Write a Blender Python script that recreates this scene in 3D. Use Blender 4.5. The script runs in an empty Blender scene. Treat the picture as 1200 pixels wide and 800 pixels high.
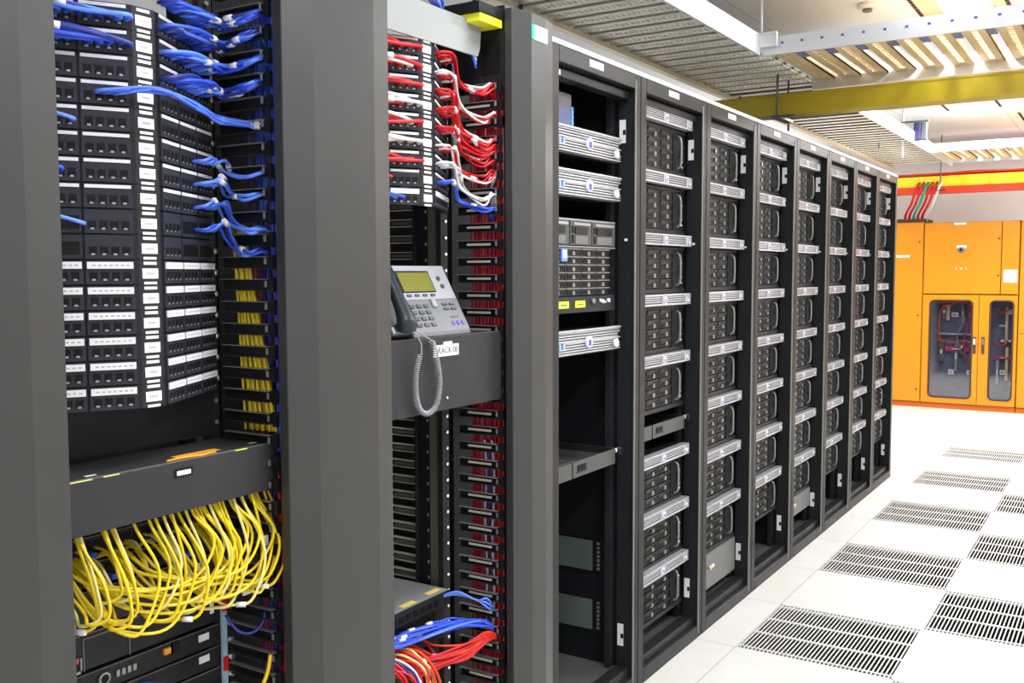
import bpy, math, random
from mathutils import Vector, Matrix
random.seed(7)
SC = bpy.context.scene
COL = SC.collection
PI = math.pi
U = .0444

# ------------------------------------------------------------------ materials
MATS = {}
def mat(name, col, rough=.5, metal=0., spec=.5, noise=0., nscale=8., bump=0., emit=0., ecol=None, alpha=1., coat=0.):
    m = bpy.data.materials.new(name); m.use_nodes = True
    nt = m.node_tree; b = nt.nodes['Principled BSDF']
    b.inputs['Base Color'].default_value = (*col, 1)
    b.inputs['Roughness'].default_value = rough
    b.inputs['Metallic'].default_value = metal
    b.inputs['Specular IOR Level'].default_value = spec
    b.inputs['Coat Weight'].default_value = coat
    if noise or bump:
        tc = nt.nodes.new('ShaderNodeTexCoord'); n = nt.nodes.new('ShaderNodeTexNoise')
        n.inputs['Scale'].default_value = nscale; n.inputs['Detail'].default_value = 5
        nt.links.new(tc.outputs['Object'], n.inputs['Vector'])
        if noise:
            r = nt.nodes.new('ShaderNodeValToRGB')
            r.color_ramp.elements[0].position = .3; r.color_ramp.elements[1].position = .7
            r.color_ramp.elements[0].color = (*[c*(1-noise) for c in col], 1)
            r.color_ramp.elements[1].color = (*[min(1, c*(1+noise)) for c in col], 1)
            nt.links.new(n.outputs['Fac'], r.inputs['Fac']); nt.links.new(r.outputs['Color'], b.inputs['Base Color'])
        if bump:
            bp = nt.nodes.new('ShaderNodeBump'); bp.inputs['Strength'].default_value = bump; bp.inputs['Distance'].default_value = .002
            nt.links.new(n.outputs['Fac'], bp.inputs['Height']); nt.links.new(bp.outputs['Normal'], b.inputs['Normal'])
    if emit:
        b.inputs['Emission Color'].default_value = (*(ecol or col), 1)
        b.inputs['Emission Strength'].default_value = emit
    MATS[name] = m
    return m
mat('post', (.034, .035, .035), .42, spec=.5, noise=.07, nscale=5, bump=.05)
mat('frame', (.017, .018, .020), .42, noise=.1, nscale=6)
mat('frame_edge_glint', (.24, .235, .20), .35, metal=.2)
mat('strap', (.012, .008, .07), .6)
mat('black', (.006, .006, .007), .5)
mat('guide', (.030, .031, .034), .45, noise=.08, nscale=12)
mat('galvn', (.70, .69, .57), .4, noise=.2, nscale=4)
mat('finger_lit_edge', (.70, .69, .60), .4)  # pale colour painted on finger edges where they look lit
mat('inner', (.010, .011, .013), .45)
mat('panel', (.018, .018, .021), .45, noise=.1, nscale=20)
mat('module', (.030, .031, .044), .4)
mat('hole', (.004, .004, .005), .6)
mat('contact', (.40, .40, .42), .35, metal=.6)
mat('white', (.80, .80, .81), .5)
mat('mark', (.16, .16, .18), .6)
mat('greytext', (.42, .42, .46), .6)
mat('silver', (.50, .50, .53), .34, metal=.45, noise=.05, nscale=30)
mat('silver_dark', (.12, .12, .135), .4, metal=.4)
mat('chrome', (.85, .85, .86), .2, metal=.8)
mat('emblem', (.10, .07, .42), .3)
mat('emblem_pale', (.75, .72, .95), .4)
mat('drive', (.008, .008, .009), .35)
mat('drive_face', (.032, .032, .031), .4)
mat('lever', (.26, .26, .245), .3, metal=.4)
mat('amber', (.85, .36, .02), .5)
mat('ledblue', (.08, .12, 1.), .4, emit=2.)
mat('blue', (.035, .10, .72), .35)
mat('blue_light', (.12, .26, .95), .35)
mat('navy', (.02, .035, .28), .4)
mat('red', (.62, .010, .016), .35)
mat('redorange', (.80, .05, .01), .4)
mat('magenta', (.55, .02, .12), .4)
mat('cordwhite', (.80, .78, .76), .4)
mat('yellow', (.82, .62, .015), .35)
mat('paleyellow', (.85, .74, .25), .4)
mat('label_yellow', (.85, .85, .02), .5)
mat('trough', (.40, .31, .003), .38, noise=.06, nscale=3)
mat('duct_yellow', (.95, .80, .02), .4)
mat('orange', (.60, .225, .001), .36, noise=.04, nscale=2)
mat('orange_dark', (.55, .12, .002), .4)
mat('galv', (.92, .92, .80), .4, metal=.1, noise=.12, nscale=5)
mat('galv_light', (.78, .79, .82), .38, metal=.25)
mat('tray_rail', (.66, .60, .45), .42, metal=.3)
mat('slat_tan_reflect', (.70, .54, .32), .42, metal=.15)  # tan paints the orange light that the galvanised slats reflect
mat('phone', (.15, .155, .165), .36, metal=.15)
mat('phone_light', (.30, .305, .33), .36)
mat('handset', (.018, .024, .030), .28)
mat('lcd', (.15, .15, .018), .25)
mat('key', (.06, .065, .075), .4)
mat('green', (.0, .42, .30), .5)
mat('railblue', (.38, .58, .74), .4)
mat('olive', (.13, .128, .095), .45)
mat('greyplate', (.235, .25, .245), .4)
mat('greybox', (.15,.152,.148), .45)
mat('device_top', (.26, .27, .28), .45, noise=.05, nscale=9)
mat('shelf', (.085, .086, .082), .42)
mat('windowpane', (.10, .13, .12), .3)
mat('wallmat', (.86, .82, .80), .7, noise=.02, nscale=1.5)
mat('peach', (.85, .56, .38), .6)
mat('diffuser', (.95, .95, .95), .5, emit=2.6, ecol=(1, .98, .95))
mat('cabint', (.10, .11, .16), .5, noise=.3, nscale=14)
mat('tissue', (.12, .14, .30), .5)
mat('tissue_side', (.10, .42, .78), .45)
mat('paper', (.80, .76, .66), .6)
mat('copper', (.70, .50, .30), .4)
mat('gasket', (.05, .02, .012), .5)
mat('ventmetal', (.66, .655, .63), .4, noise=.04, nscale=6)

for _n in ('frame', 'inner', 'panel', 'module', 'drive', 'drive_face', 'guide', 'black', 'hole', 'shelf', 'silver_dark', 'handset', 'olive'):
    MATS[_n].node_tree.nodes['Principled BSDF'].inputs['Specular IOR Level'].default_value = .22
MATS['post'].node_tree.nodes['Principled BSDF'].inputs['Specular IOR Level'].default_value = .4

def glassmat():
    m = bpy.data.materials.new('glass'); m.use_nodes = True; nt = m.node_tree
    nt.nodes.remove(nt.nodes['Principled BSDF']); out = nt.nodes['Material Output']
    t = nt.nodes.new('ShaderNodeBsdfTransparent'); t.inputs[0].default_value = (.86, .88, .92, 1)
    g = nt.nodes.new('ShaderNodeBsdfGlossy'); g.inputs['Roughness'].default_value = .06
    mx = nt.nodes.new('ShaderNodeMixShader'); mx.inputs[0].default_value = .10
    nt.links.new(t.outputs[0], mx.inputs[1]); nt.links.new(g.outputs[0], mx.inputs[2]); nt.links.new(mx.outputs[0], out.inputs[0])
    MATS['glass'] = m
glassmat()

def tiled(name, col, mortar, size, msize, rough, ox, oy, stain=.05):
    m = bpy.data.materials.new(name); m.use_nodes = True; nt = m.node_tree; b = nt.nodes['Principled BSDF']
    tc = nt.nodes.new('ShaderNodeTexCoord'); mp = nt.nodes.new('ShaderNodeMapping')
    mp.inputs['Location'].default_value = (-ox, -oy, 0)
    br = nt.nodes.new('ShaderNodeTexBrick'); br.offset = 0; br.squash = 1
    for k, v in (('Scale', 1), ('Mortar Size', msize), ('Mortar Smooth', .2), ('Brick Width', size[0]), ('Row Height', size[1])): br.inputs[k].default_value = v
    br.inputs['Color1'].default_value = (*col, 1); br.inputs['Color2'].default_value = (*[c*.965 for c in col], 1); br.inputs['Mortar'].default_value = (*mortar, 1)
    n = nt.nodes.new('ShaderNodeTexNoise'); n.inputs['Scale'].default_value = 2.3; n.inputs['Detail'].default_value = 8
    n2 = nt.nodes.new('ShaderNodeTexNoise'); n2.inputs['Scale'].default_value = 30; n2.inputs['Detail'].default_value = 4
    r = nt.nodes.new('ShaderNodeValToRGB'); r.color_ramp.elements[0].position = .30; r.color_ramp.elements[1].position = .55
    r.color_ramp.elements[0].color = (1-stain, 1-stain*1.3, 1-stain*2.2, 1); r.color_ramp.elements[1].color = (1, 1, 1, 1)
    r2 = nt.nodes.new('ShaderNodeValToRGB'); r2.color_ramp.elements[0].position = .24; r2.color_ramp.elements[1].position = .33
    r2.color_ramp.elements[0].color = (.72, .70, .68, 1); r2.color_ramp.elements[1].color = (1, 1, 1, 1)
    m1 = nt.nodes.new('ShaderNodeMix'); m1.data_type = 'RGBA'; m1.blend_type = 'MULTIPLY'; m1.inputs[0].default_value = 1
    m2 = nt.nodes.new('ShaderNodeMix'); m2.data_type = 'RGBA'; m2.blend_type = 'MULTIPLY'; m2.inputs[0].default_value = 1
    L = nt.links.new
    L(tc.outputs['Object'], mp.inputs[0]); L(mp.outputs[0], br.inputs[0]); L(mp.outputs[0], n.inputs[0]); L(mp.outputs[0], n2.inputs[0])
    L(n.outputs[0], r.inputs[0]); L(n2.outputs[0], r2.inputs[0])
    L(br.outputs['Color'], m1.inputs[6]); L(r.outputs[0], m1.inputs[7]); L(m1.outputs[2], m2.inputs[6]); L(r2.outputs[0], m2.inputs[7])
    L(m2.outputs[2], b.inputs['Base Color']); b.inputs['Roughness'].default_value = rough
    MATS[name] = m

# ------------------------------------------------------------------ mesh builder
class MB:
    def __init__(s): s.v = []; s.f = []; s.m = []; s.names = []; s.sm = []
    def mi(s, n):
        if n not in s.names: s.names.append(n)
        return s.names.index(n)
    def face(s, pts, m, smooth=False):
        b = len(s.v); s.v += [tuple(p) for p in pts]; s.f.append(tuple(range(b, b+len(pts)))); s.m.append(s.mi(m)); s.sm.append(smooth)
    def hexa(s, c, m):   # 8 corners: bottom 4 ccw, top 4
        b = len(s.v); s.v += [tuple(p) for p in c]; k = s.mi(m)
        for q in ((3,2,1,0),(4,5,6,7),(0,1,5,4),(1,2,6,5),(2,3,7,6),(3,0,4,7)):
            s.f.append(tuple(b+i for i in q)); s.m.append(k); s.sm.append(False)
    def box(s, x0, x1, y0, y1, z0, z1, m):
        s.hexa([(x0,y0,z0),(x1,y0,z0),(x1,y1,z0),(x0,y1,z0),(x0,y0,z1),(x1,y0,z1),(x1,y1,z1),(x0,y1,z1)], m)
    def obox(s, o, ax, ay, az, m):  # corner + three edge vectors
        o, ax, ay, az = map(Vector, (o, ax, ay, az))
        s.hexa([o, o+ax, o+ax+ay, o+ay, o+az, o+ax+az, o+ax+ay+az, o+ay+az], m)
    def prism(s, prof, z0, z1, m, plane='xy'):
        n = len(prof); b = len(s.v); k = s.mi(m)
        def P(p, z): return (p[0], p[1], z) if plane == 'xy' else ((p[0], z, p[1]) if plane == 'xz' else (z, p[0], p[1]))
        s.v += [P(p, z0) for p in prof] + [P(p, z1) for p in prof]
        s.f += [tuple(b+i for i in range(n-1, -1, -1)), tuple(b+n+i for i in range(n))]; s.m += [k, k]; s.sm += [False, False]
        for i in range(n):
            j = (i+1) % n; s.f.append((b+i, b+j, b+n+j, b+n+i)); s.m.append(k); s.sm.append(False)
    def tube(s, pts, r, m, n=6, cap=True):
        pts = [Vector(p) for p in pts]; b = len(s.v); k = s.mi(m); N = len(pts); up = None
        for i, p in enumerate(pts):
            t = (pts[min(i+1, N-1)] - pts[max(i-1, 0)])
            t = t.normalized() if t.length > 1e-9 else Vector((0,0,1))
            if up is None: up = Vector((0,0,1)) if abs(t.z) < .9 else Vector((1,0,0))
            a = t.cross(up); a = a.normalized() if a.length > 1e-6 else t.orthogonal().normalized()
            c = a.cross(t).normalized(); up = c
            rr = r[i] if isinstance(r, (list, tuple)) else r
            for q in range(n):
                w = 2*PI*q/n; s.v.append(tuple(p + a*(rr*math.cos(w)) + c*(rr*math.sin(w))))
        for i in range(N-1):
            for q in range(n):
                w = (q+1) % n; s.f.append((b+i*n+q, b+i*n+w, b+(i+1)*n+w, b+(i+1)*n+q)); s.m.append(k); s.sm.append(True)
        if cap:
            s.f.append(tuple(b+q for q in range(n-1, -1, -1))); s.m.append(k); s.sm.append(False)
            s.f.append(tuple(b+(N-1)*n+q for q in range(n))); s.m.append(k); s.sm.append(False)
    def cyl(s, p0, p1, r, m, n=12): s.tube([p0, p1], r, m, n)
    def obj(s, name, parent=None, loc=(0,0,0), bevel=0.):
        me = bpy.data.meshes.new(name); me.from_pydata(s.v, [], s.f)
        for nme in s.names: me.materials.append(MATS[nme])
        me.polygons.foreach_set('material_index', s.m); me.polygons.foreach_set('use_smooth', s.sm); me.update()
        o = bpy.data.objects.new(name, me); o.location = loc; COL.objects.link(o)
        if parent: o.parent = parent
        if bevel:
            bv = o.modifiers.new('bevel', 'BEVEL'); bv.width = bevel; bv.segments = 2; bv.limit_method = 'ANGLE'
        return o
def smooth(P, k=6):
    P = [Vector(p) for p in P]; out = []
    Q = [P[0]*2-P[1]] + P + [P[-1]*2-P[-2]]
    for i in range(1, len(Q)-2):
        a, b, c, d = Q[i-1:i+3]
        for j in range(k):
            t = j/k; out.append(.5*((2*b)+(c-a)*t+(2*a-5*b+4*c-d)*t*t+(3*b-a-3*c+d)*t*t*t))
    out.append(P[-1]); return out
def tag(o, label=None, cat=None, group=None, kind=None):
    if label: o['label'] = label
    if cat: o['category'] = cat
    if group: o['group'] = group
    if kind: o['kind'] = kind
    return o
def thing(name, label, cat, loc=(0,0,0), group=None, rot=(0,0,0)):
    o = bpy.data.objects.new(name, None); o.empty_display_size = .05; o.location = loc; o.rotation_euler = rot
    COL.objects.link(o); return tag(o, label, cat, group)
KIDS = {}
def copy_tree(o, parent=None, skip=()):
    c = o.copy(); COL.objects.link(c)
    if parent: c.parent = parent
    for ch in [x for x in o.children if x.name.split('.')[0] not in skip]: copy_tree(ch, c, skip)
    return c
ORD = ['topmost', 'second from top', 'third from top', 'fourth from top', 'fifth from top', 'sixth from top', 'seventh from top', 'eighth from top', 'ninth from top', 'tenth from top', 'eleventh from top', 'twelfth from top', 'thirteenth from top', 'fourteenth from top', 'fifteenth from top', 'lowest']
RACKN = ['', 'nearest', 'second', 'third', 'fourth', 'fifth', 'sixth', 'seventh', 'eighth and farthest']
def jit(a): return random.uniform(-a, a)

# ------------------------------------------------------------------ room
GX, GY = .1644, 4.3205
T = .6
vents = {(0,-1),(0,1),(0,3),(0,5),(0,7),(1,-2),(1,0),(1,2),(1,4)}
tiled('floormat', (.76, .76, .725), (.42, .41, .38), (T, T), .0022, .38, GX, GY, stain=.05)
tiled('ceilmat', (.84, .88, .93), (.60, .59, .57), (.85, 1.2), .004, .8, .42, .3, stain=.0)
b = MB()
for i in range(-6, 5):
    for j in range(-10, 14):
        if (i, j) in vents: continue
        x, y = GX+i*T, GY+j*T
        b.face([(x,y,0),(x+T,y,0),(x+T,y+T,0),(x,y+T,0)], 'floormat')
XL, XR, YN, YF = GX-6*T, GX+5*T, GY-10*T, GY+14*T
tag(b.obj('floor'), kind='structure')
b = MB(); b.box(XL, XR, YN, YF, -.32, -.30, 'black'); tag(b.obj('floor_plenum'), kind='structure')
ZC = 2.95
b = MB(); b.box(XL, XR, YN, YF, ZC, ZC+.05, 'ceilmat'); tag(b.obj('ceiling'), kind='structure')
for nm, a in (('wall_left', (XL-.1, XL, YN, YF)), ('wall_right', (XR, XR+.1, YN, YF)), ('wall_back', (XL, XR, YF, YF+.1)), ('wall_front', (XL, XR, YN-.1, YN))):
    b = MB(); b.box(*a, 0, ZC, 'wallmat'); tag(b.obj(nm), kind='structure')

# perforated floor vents
vb = MB()
fr = .006
vb.box(0, T, 0, fr, -.02, 0, 'ventmetal'); vb.box(0, T, T-fr, T, -.02, 0, 'ventmetal'); vb.box(0, fr, 0, T, -.02, 0, 'ventmetal'); vb.box(T-fr, T, 0, T, -.02, 0, 'ventmetal')
ys = [0, .018, .040, .055, .213, .228, .386, .401, .545, .560, .582, .6]
for a, c in ((.028, .040), (.205, .222), (.385, .402), (.56, .572)): vb.box(fr, T-fr, a+.001, c-.001, -.004, 0, 'ventmetal')
n = 38
for i in range(1, n):
    x = T*i/n; vb.box(x-.0026, x+.0026, fr, T-fr, -.004, -.0003, 'ventmetal')
vmesh = vb.obj('floor_vent')
wb = MB(); wb.box(.01, T-.01, .01, T-.01, -.2, -.19, 'black'); 
for q in ((.002,.006,.002,T-.002),(T-.006,T-.002,.002,T-.002),(.002,T-.002,.002,.006),(.002,T-.002,T-.006,T-.002)): wb.box(q[0],q[1],q[2],q[3],-.2,-.02,'black')
vlabels = {(0,-1): 'perforated floor vent in column beside racks, nearest whole one', (0,1): 'perforated floor vent in column beside racks, second nearest', (0,3): 'perforated floor vent in column beside racks, third nearest', (0,5): 'perforated floor vent in column beside racks, fourth nearest', (0,7): 'perforated floor vent in column beside racks, farthest, nearest the orange cabinets',
 (1,-2): 'perforated floor vent at bottom edge of photo, its corner just showing', (1,0): 'perforated floor vent at right edge of photo, largest of that column', (1,2): 'perforated floor vent at right edge of photo, second nearest of that column', (1,4): 'perforated floor vent at right edge of photo, farthest of that column'}
first = True
for (i, j), lab in vlabels.items():
    t = thing('floor_vent', lab, 'floor vent', (GX+i*T, GY+j*T, 0), 'perforated floor vents')
    g = vmesh if first else vmesh.copy()
    if not first: COL.objects.link(g)
    g.name = 'grille'; g.parent = t
    w = wb.obj('duct_well', t) if first else WM.copy()
    if not first: COL.objects.link(w); w.parent = t
    if first: WM = w
    first = False
# two greyer plain tiles
for (i, j), lab in {(0,9): 'plain grey-beige floor tile beyond the farthest vent', (1,6): 'plain grey floor tile at right edge beyond the vents'}.items():
    b = MB(); b.box(.004, T-.004, .004, T-.004, 0, .0015, 'greytile'if 0 else 'paper'); o = b.obj('floor_tile', loc=(GX+i*T, GY+j*T, 0)); tag(o, lab, 'floor tile')
    if (i, j) == (1, 6): o.data.materials[0] = mat('grey_tile', (.50, .49, .47), .5, noise=.06)
    else: o.data.materials[0] = mat('beige_tile', (.66, .64, .58), .5, noise=.06)

# ------------------------------------------------------------------ server racks
W, Y0, H = .6207, 2.5328, 2.18
def rack_y(k): return Y0 + (k-1)*W
def make_rack():
    t = thing('server_rack', 'x', 'server rack')
    b = MB(); g = .002
    b.box(-.07, 0, g, .048, 0, H, 'frame'); b.box(-.07, 0, W-.036, W-g, 0, H, 'frame')
    b.box(-.07, 0, .048, W-.036, H-.05, H, 'frame'); b.box(-.07, -.028, .048, W-.036, H-.083, H-.055, 'frame')
    b.box(-.07, 0, .048, W-.036, 0, .052, 'frame'); b.box(-.07, -.02, .048, W-.036, .052, .085, 'frame')
    b.box(-.004, .003, W-.044, W-.037, .02, H-.02, 'frame_edge_glint')  # pale strip paints the light caught along the stile edge
    b.obj('frame', t, bevel=.003)
    b = MB(); b.box(-1.0, -.07, g, .02, 0, H, 'inner'); b.box(-1.0, -.07, W-.026, W-g, 0, H, 'inner'); b.obj('side_panel', t)
    b = MB(); b.box(-1.0, -.98, .02, W-.026, 0, H, 'black'); b.obj('rear_door', t)
    b = MB(); b.box(-.98, -.07, .02, W-.026, H-.02, H, 'frame'); b.obj('top_panel', t)
    b = MB(); b.box(-.98, -.07, .02, W-.026, .06, .075, 'shelf'); b.obj('base_panel', t)  # paler than the side panels, painted as light reflected off the bottom
    for s in (0, 1):
        b = MB(); y = .03 if s == 0 else W-.060
        b.box(-.105, -.085, y, y+.028, .075, H-.02, 'panel')
        for i in range(46): b.box(-.0852, -.0842, y+.010, y+.018, .10+i*U, .11+i*U, 'hole')
        b.obj('mounting_rail', t)
    b = MB(); b.box(.0, .0015, .24, .335, H-.032, H-.010, 'white'); b.obj('name_label', t)
    b = MB(); b.box(-.03, -.0275, .055, .105, H-.078, H-.062, 'white'); b.obj('inner_label', t)
    for z in (1.95, .16):
        b = MB(); b.box(-.063, -.040, W-.0385, W-.036, z, z+.08, 'white'); b.box(-.050, -.0395, W-.0392, W-.0383, z+.028, z+.045, 'hole'); b.obj('catch_plate', t)
    b = MB(); b.cyl((-.035, W-.036, 1.615), (-.035, W-.046, 1.615), .005, 'white', 8); b.obj('latch', t)
    b = MB(); b.box(-.06, .002, 0, W, H, H+.014, 'white'); b.obj('top_strip', t)
    return t
rk = make_rack()
racks = []
for k in range(1, 9):
    r = rk if k == 1 else copy_tree(rk)
    r.location = (0, rack_y(k), 0)
    r['label'] = {1: 'black open-front rack nearest camera, holding wide ribbed servers, beside the third grey post', 2: 'black rack second in row, with a pull-out tray halfway down', 3: 'black rack third in row, grey panel unit at its bottom', 4: 'black rack fourth in row, empty dark space at its foot',
      5: 'black rack fifth in row counted from the phone end', 6: 'black rack sixth in row counted from the phone end', 7: 'black rack seventh in row, last but one before the orange cabinets', 8: 'black rack at far end of row, next to the orange cabinets'}[k]
    r['group'] = 'black server racks in a row'
    racks.append(r)

# 1U silver server (origin = bezel left bottom front in rack coords)
EY = .072; EW = .475
def make_server():
    t = thing('rack_server', 'x', 'server')
    b = MB(); b.box(-.6, -.062, .02, EW-.02, .002, .043, 'inner'); b.obj('chassis', t)
    b = MB()
    b.box(-.062, -.030, 0, EW, .000, .0075, 'silver'); b.box(-.062, -.030, 0, EW, .0355, .043, 'silver')
    b.box(-.062, -.030, 0, .035, .0075, .0355, 'silver'); b.box(-.062, -.030, EW-.055, EW, .0075, .0355, 'silver'); b.box(-.062, -.031, .20, .245, .0075, .0355, 'silver')
    b.box(-.058, -.037, .035, .20, .0075, .0355, 'silver_dark'); b.box(-.058, -.037, .245, EW-.055, .0075, .0355, 'silver_dark')
    for q in (.0125, .0205, .0285):
        b.box(-.037, -.033, .037, .198, q, q+.004, 'silver'); b.box(-.037, -.033, .247, EW-.057, q, q+.004, 'silver')
    bz = b.obj('bezel', t, bevel=.0012)
    b = MB(); b.cyl((-.031, .222, .0215), (-.027, .222, .0215), .0125, 'emblem_pale', 16); b.box(-.027, -.0262, .2165, .2275, .014, .024, 'emblem'); b.obj('emblem', bz)
    b = MB(); b.cyl((-.031, EW-.028, .016), (-.024, EW-.028, .016), .009, 'chrome', 12); b.obj('bezel_lock', bz)
    b = MB(); b.box(-.0305, -.0295, .006, .020, .010, .033, 'railblue'); b.obj('status_panel', bz)
    return t
def make_array(rows=4, full=True):
    t = thing('disk_array', 'x', 'disk array')
    hh = .176
    b = MB(); b.box(-.65, -.085, .02, EW-.02, .002, hh, 'black')
    b.box(-.085, -.060, 0, EW, 0, .016, 'panel'); b.box(-.085, -.060, 0, EW, hh-.010, hh, 'panel'); b.box(-.085, -.066, EW-.105, EW, .016, hh-.010, 'inner'); b.box(-.085, -.060, 0, .012, .016, hh-.01, 'panel')
    b.obj('chassis', t)
    for r in range(rows):
        for c in range(3):
            y0 = .014 + c*.117; z0 = .019+r*.0370
            if not full: continue
            b = MB(); b.box(-.085, -.066, y0, y0+.112, z0, z0+.034, 'drive')
            b.box(-.066, -.0635, y0+.003, y0+.060, z0+.020, z0+.031, 'drive_face'); b.box(-.066, -.060, y0+.002, y0+.110, z0+.031, z0+.034, 'drive_face')
            b.box(-.0655, -.0648, y0+.010, y0+.040, z0+.005, z0+.015, 'hole'); b.box(-.0655, -.0648, y0+.076, y0+.104, z0+.006, z0+.024, 'hole')
            dt = b.obj('drive_tray', t)
            b = MB(); b.box(-.066, -.060, y0+.052, y0+.068, z0+.004, z0+.019, 'lever'); b.obj('release_lever', dt)
    b = MB(); z0, z1 = .028, hh-.02
    b.tube(smooth([(-.066, EW-.075, z1), (-.048, EW-.075, z1-.012), (-.045, EW-.075, (z0+z1)/2), (-.048, EW-.075, z0+.012), (-.066, EW-.075, z0)], 3), .0045, 'lever', 8); b.obj('handle', t)
    b = MB()
    for z in (.038, .060, .115): b.cyl((-.066, EW-.030, z), (-.058, EW-.030, z), .005, 'chrome', 8)
    b.box(-.066, -.063, EW-.045, EW-.012, .075, .105, 'panel'); b.obj('control_panel', t)
    return t
SV = make_server(); AR = make_array()
svused = arused = False
def put(proto, used, k, z, label, group, skip=()):
    o = proto if not used else copy_tree(proto, None, skip)
    o.location = (jit(.0015), rack_y(k)+EY, z); o['label'] = label; o['group'] = group
    return o
for k in range(2, 9):
    tops = [2.103-.2277*i for i in range(8)]
    if k == 2: tops = tops[:5] + [.815, .595, .375]
    for i, zt in enumerate(tops):
        place = {0: 'highest in', 1: 'second highest in', 2: 'third highest in', 3: 'fourth highest in', 4: 'fifth highest in', 5: 'third lowest in', 6: 'second lowest in', 7: 'lowest in'}[i]
        o = put(SV, svused, k, zt-.0445, f'silver-fronted slim server with round emblem, {place} the {RACKN[k]} rack', 'slim silver servers in the rack row'); svused = True
        if k == 2 or True:
            o = put(AR, arused, k, zt-.0445-.181, f'black disk array of twelve drives, {place} the {RACKN[k]} rack', 'black disk arrays in the rack row'); arused = True
def keyboard_tray(k, z, label, ext=.0):
    t = thing('sliding_tray', label, 'rack tray', (0, rack_y(k)+EY-.01, z))
    b = MB(); b.box(-.05+ext, -.045+ext, 0, .46, 0, .052, 'shelf')
    b.box(-.6, -.05+ext, 0, .46, 0, .004, 'shelf'); b.box(-.6, -.05+ext, .455, .46, 0, .03, 'shelf'); b.box(-.046+ext, -.043+ext, .15, .153, 0, .052, 'hole'); b.obj('tray', t)
    b = MB(); b.box(-.046+ext, -.043+ext, .185, .245, .018, .038, 'hole'); b.box(-.046+ext, -.0425+ext, .178, .252, .014, .018, 'frame'); b.obj('finger_pull', t)
    b = MB()
    for i in range(22):
        for j in range(9): b.box(-.50+j*.045, -.475+j*.045, .03+i*.017, .038+i*.017, .004, .0045, 'contact')
    b.obj('perforated_deck', t)
    b = MB(); b.box(-.55, -.03, .462, .480, .030, .052, 'panel'); b.cyl((-.045, .455, .046), (-.045, .50, .046), .008, 'chrome', 10); b.obj('slide_rail', t)
    return t
keyboard_tray(1, .835, 'dark sliding tray with slot handle and perforated deck, in the nearest rack')
keyboard_tray(2, .875, 'dark sliding tray with slot handle, halfway down the second rack')
def blank_unit(k, z0, h, label):
    t = thing('rack_unit', label, 'rack unit', (0, rack_y(k)+EY, z0))
    b = MB(); b.box(-.5, -.055, 0, EW, 0, h, 'greybox'); b.obj('housing', t, bevel=.002)
    b = MB(); b.cyl((-.055, .14, h*.62), (-.040, .14, h*.62), .009, 'copper', 12); b.box(-.055, -.05, .17, .20, h*.55, h*.65, 'chrome'); b.obj('lock_knob', t)
blank_unit(3, .125, .155, 'plain grey rack unit with small copper knob, bottom of the third rack')
blank_unit(5, .175, .105, 'plain grey rack unit with small knob, near bottom of the fifth rack')

# nearest rack contents
def ribbed(z, h, label):
    t = thing('ribbed_server', label, 'server', (0, rack_y(1)+EY, z), 'wide ribbed silver servers in nearest rack')
    b = MB(); b.box(-.65, -.070, .02, EW-.02, .002, h-.002, 'inner'); b.obj('chassis', t)
    b = MB(); n = 9
    prof = [(0, 0), (EW-.012, 0), (EW, .006), (EW, h*.22), (EW-.016, h*.36), (EW-.016, h*.62), (EW, h*.78), (EW, h-.006), (EW-.01, h), (0, h)]
    b.prism(prof, -.070, -.046, 'silver_dark', 'yz')
    for i in range(n):
        z0 = .004+(h-.012)*i/(n-1)*.94; e = EW-.020 if .3 < (z0/h) < .68 else EW-.004
        b.box(-.046, -.038, .002, e, z0, z0+(h/n)*.52, 'silver')
    b.box(-.070, -.034, 0, EW-.004, h-.007, h, 'silver'); b.box(-.070, -.036, 0, EW-.004, h*.50, h*.55, 'silver')
    bz = b.obj('bezel', t, bevel=.001)
    b = MB(); b.cyl((-.040, .235, h*.48), (-.031, .235, h*.48), .020, 'emblem_pale', 18); b.box(-.031, -.0302, .226, .244, h*.32, h*.56, 'emblem'); b.obj('emblem', bz)
    b = MB(); b.cyl((-.040, EW-.050, h*.32), (-.027, EW-.050, h*.32), .015, 'chrome', 16); b.obj('bezel_lock', bz)
    b = MB(); b.box(-.040, -.036, .045, .075, h*.25, h*.58, 'railblue'); b.box(-.036, -.0355, .052, .066, h*.30, h*.52, 'emblem'); b.obj('status_panel', bz)
ribbed(1.876, .084, 'wide silver ribbed server with purple emblem, topmost in nearest rack, under the blue box')
ribbed(1.742, .084, 'wide silver ribbed server with purple emblem, just above the tall drive chassis')
ribbed(1.235, .083, 'wide silver ribbed server with purple emblem, below the tall drive chassis')
t = thing('drive_chassis', 'tall black chassis of many small drives with yellow stickers, in nearest rack', 'disk array', (0, rack_y(1)+EY, 1.372))
b = MB(); b.box(-.7, -.075, 0, .465, 0, .302, 'black'); b.box(-.075, -.052, 0, .455, 0, .052, 'panel'); b.box(-.075, -.050, .0, .455, .210, .215, 'lever'); b.box(-.075, -.055, .0, .465, .297, .302, 'contact'); b.obj('chassis', t)
for i, (y0, y1) in enumerate(((.01, .13), (.14, .28), (.29, .455))):
    b = MB(); b.box(-.075, -.052, y0, y1, .218, .296, 'shelf'); b.box(-.052, -.051, y0+.006, y0+.022, .225, .250, 'hole'); b.box(-.052, -.051, y0+.006, y0+.022, .256, .278, 'hole')
    b.box(-.052, -.048, y0+.028, y1-.03, .222, .248, 'greybox'); b.box(-.052, -.048, y0+.028, y1-.03, .254, .276, 'drive'); b.box(-.052, -.049, y0+.02, y1-.008, .282, .290, 'contact'); b.obj('expansion_module', t)
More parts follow.
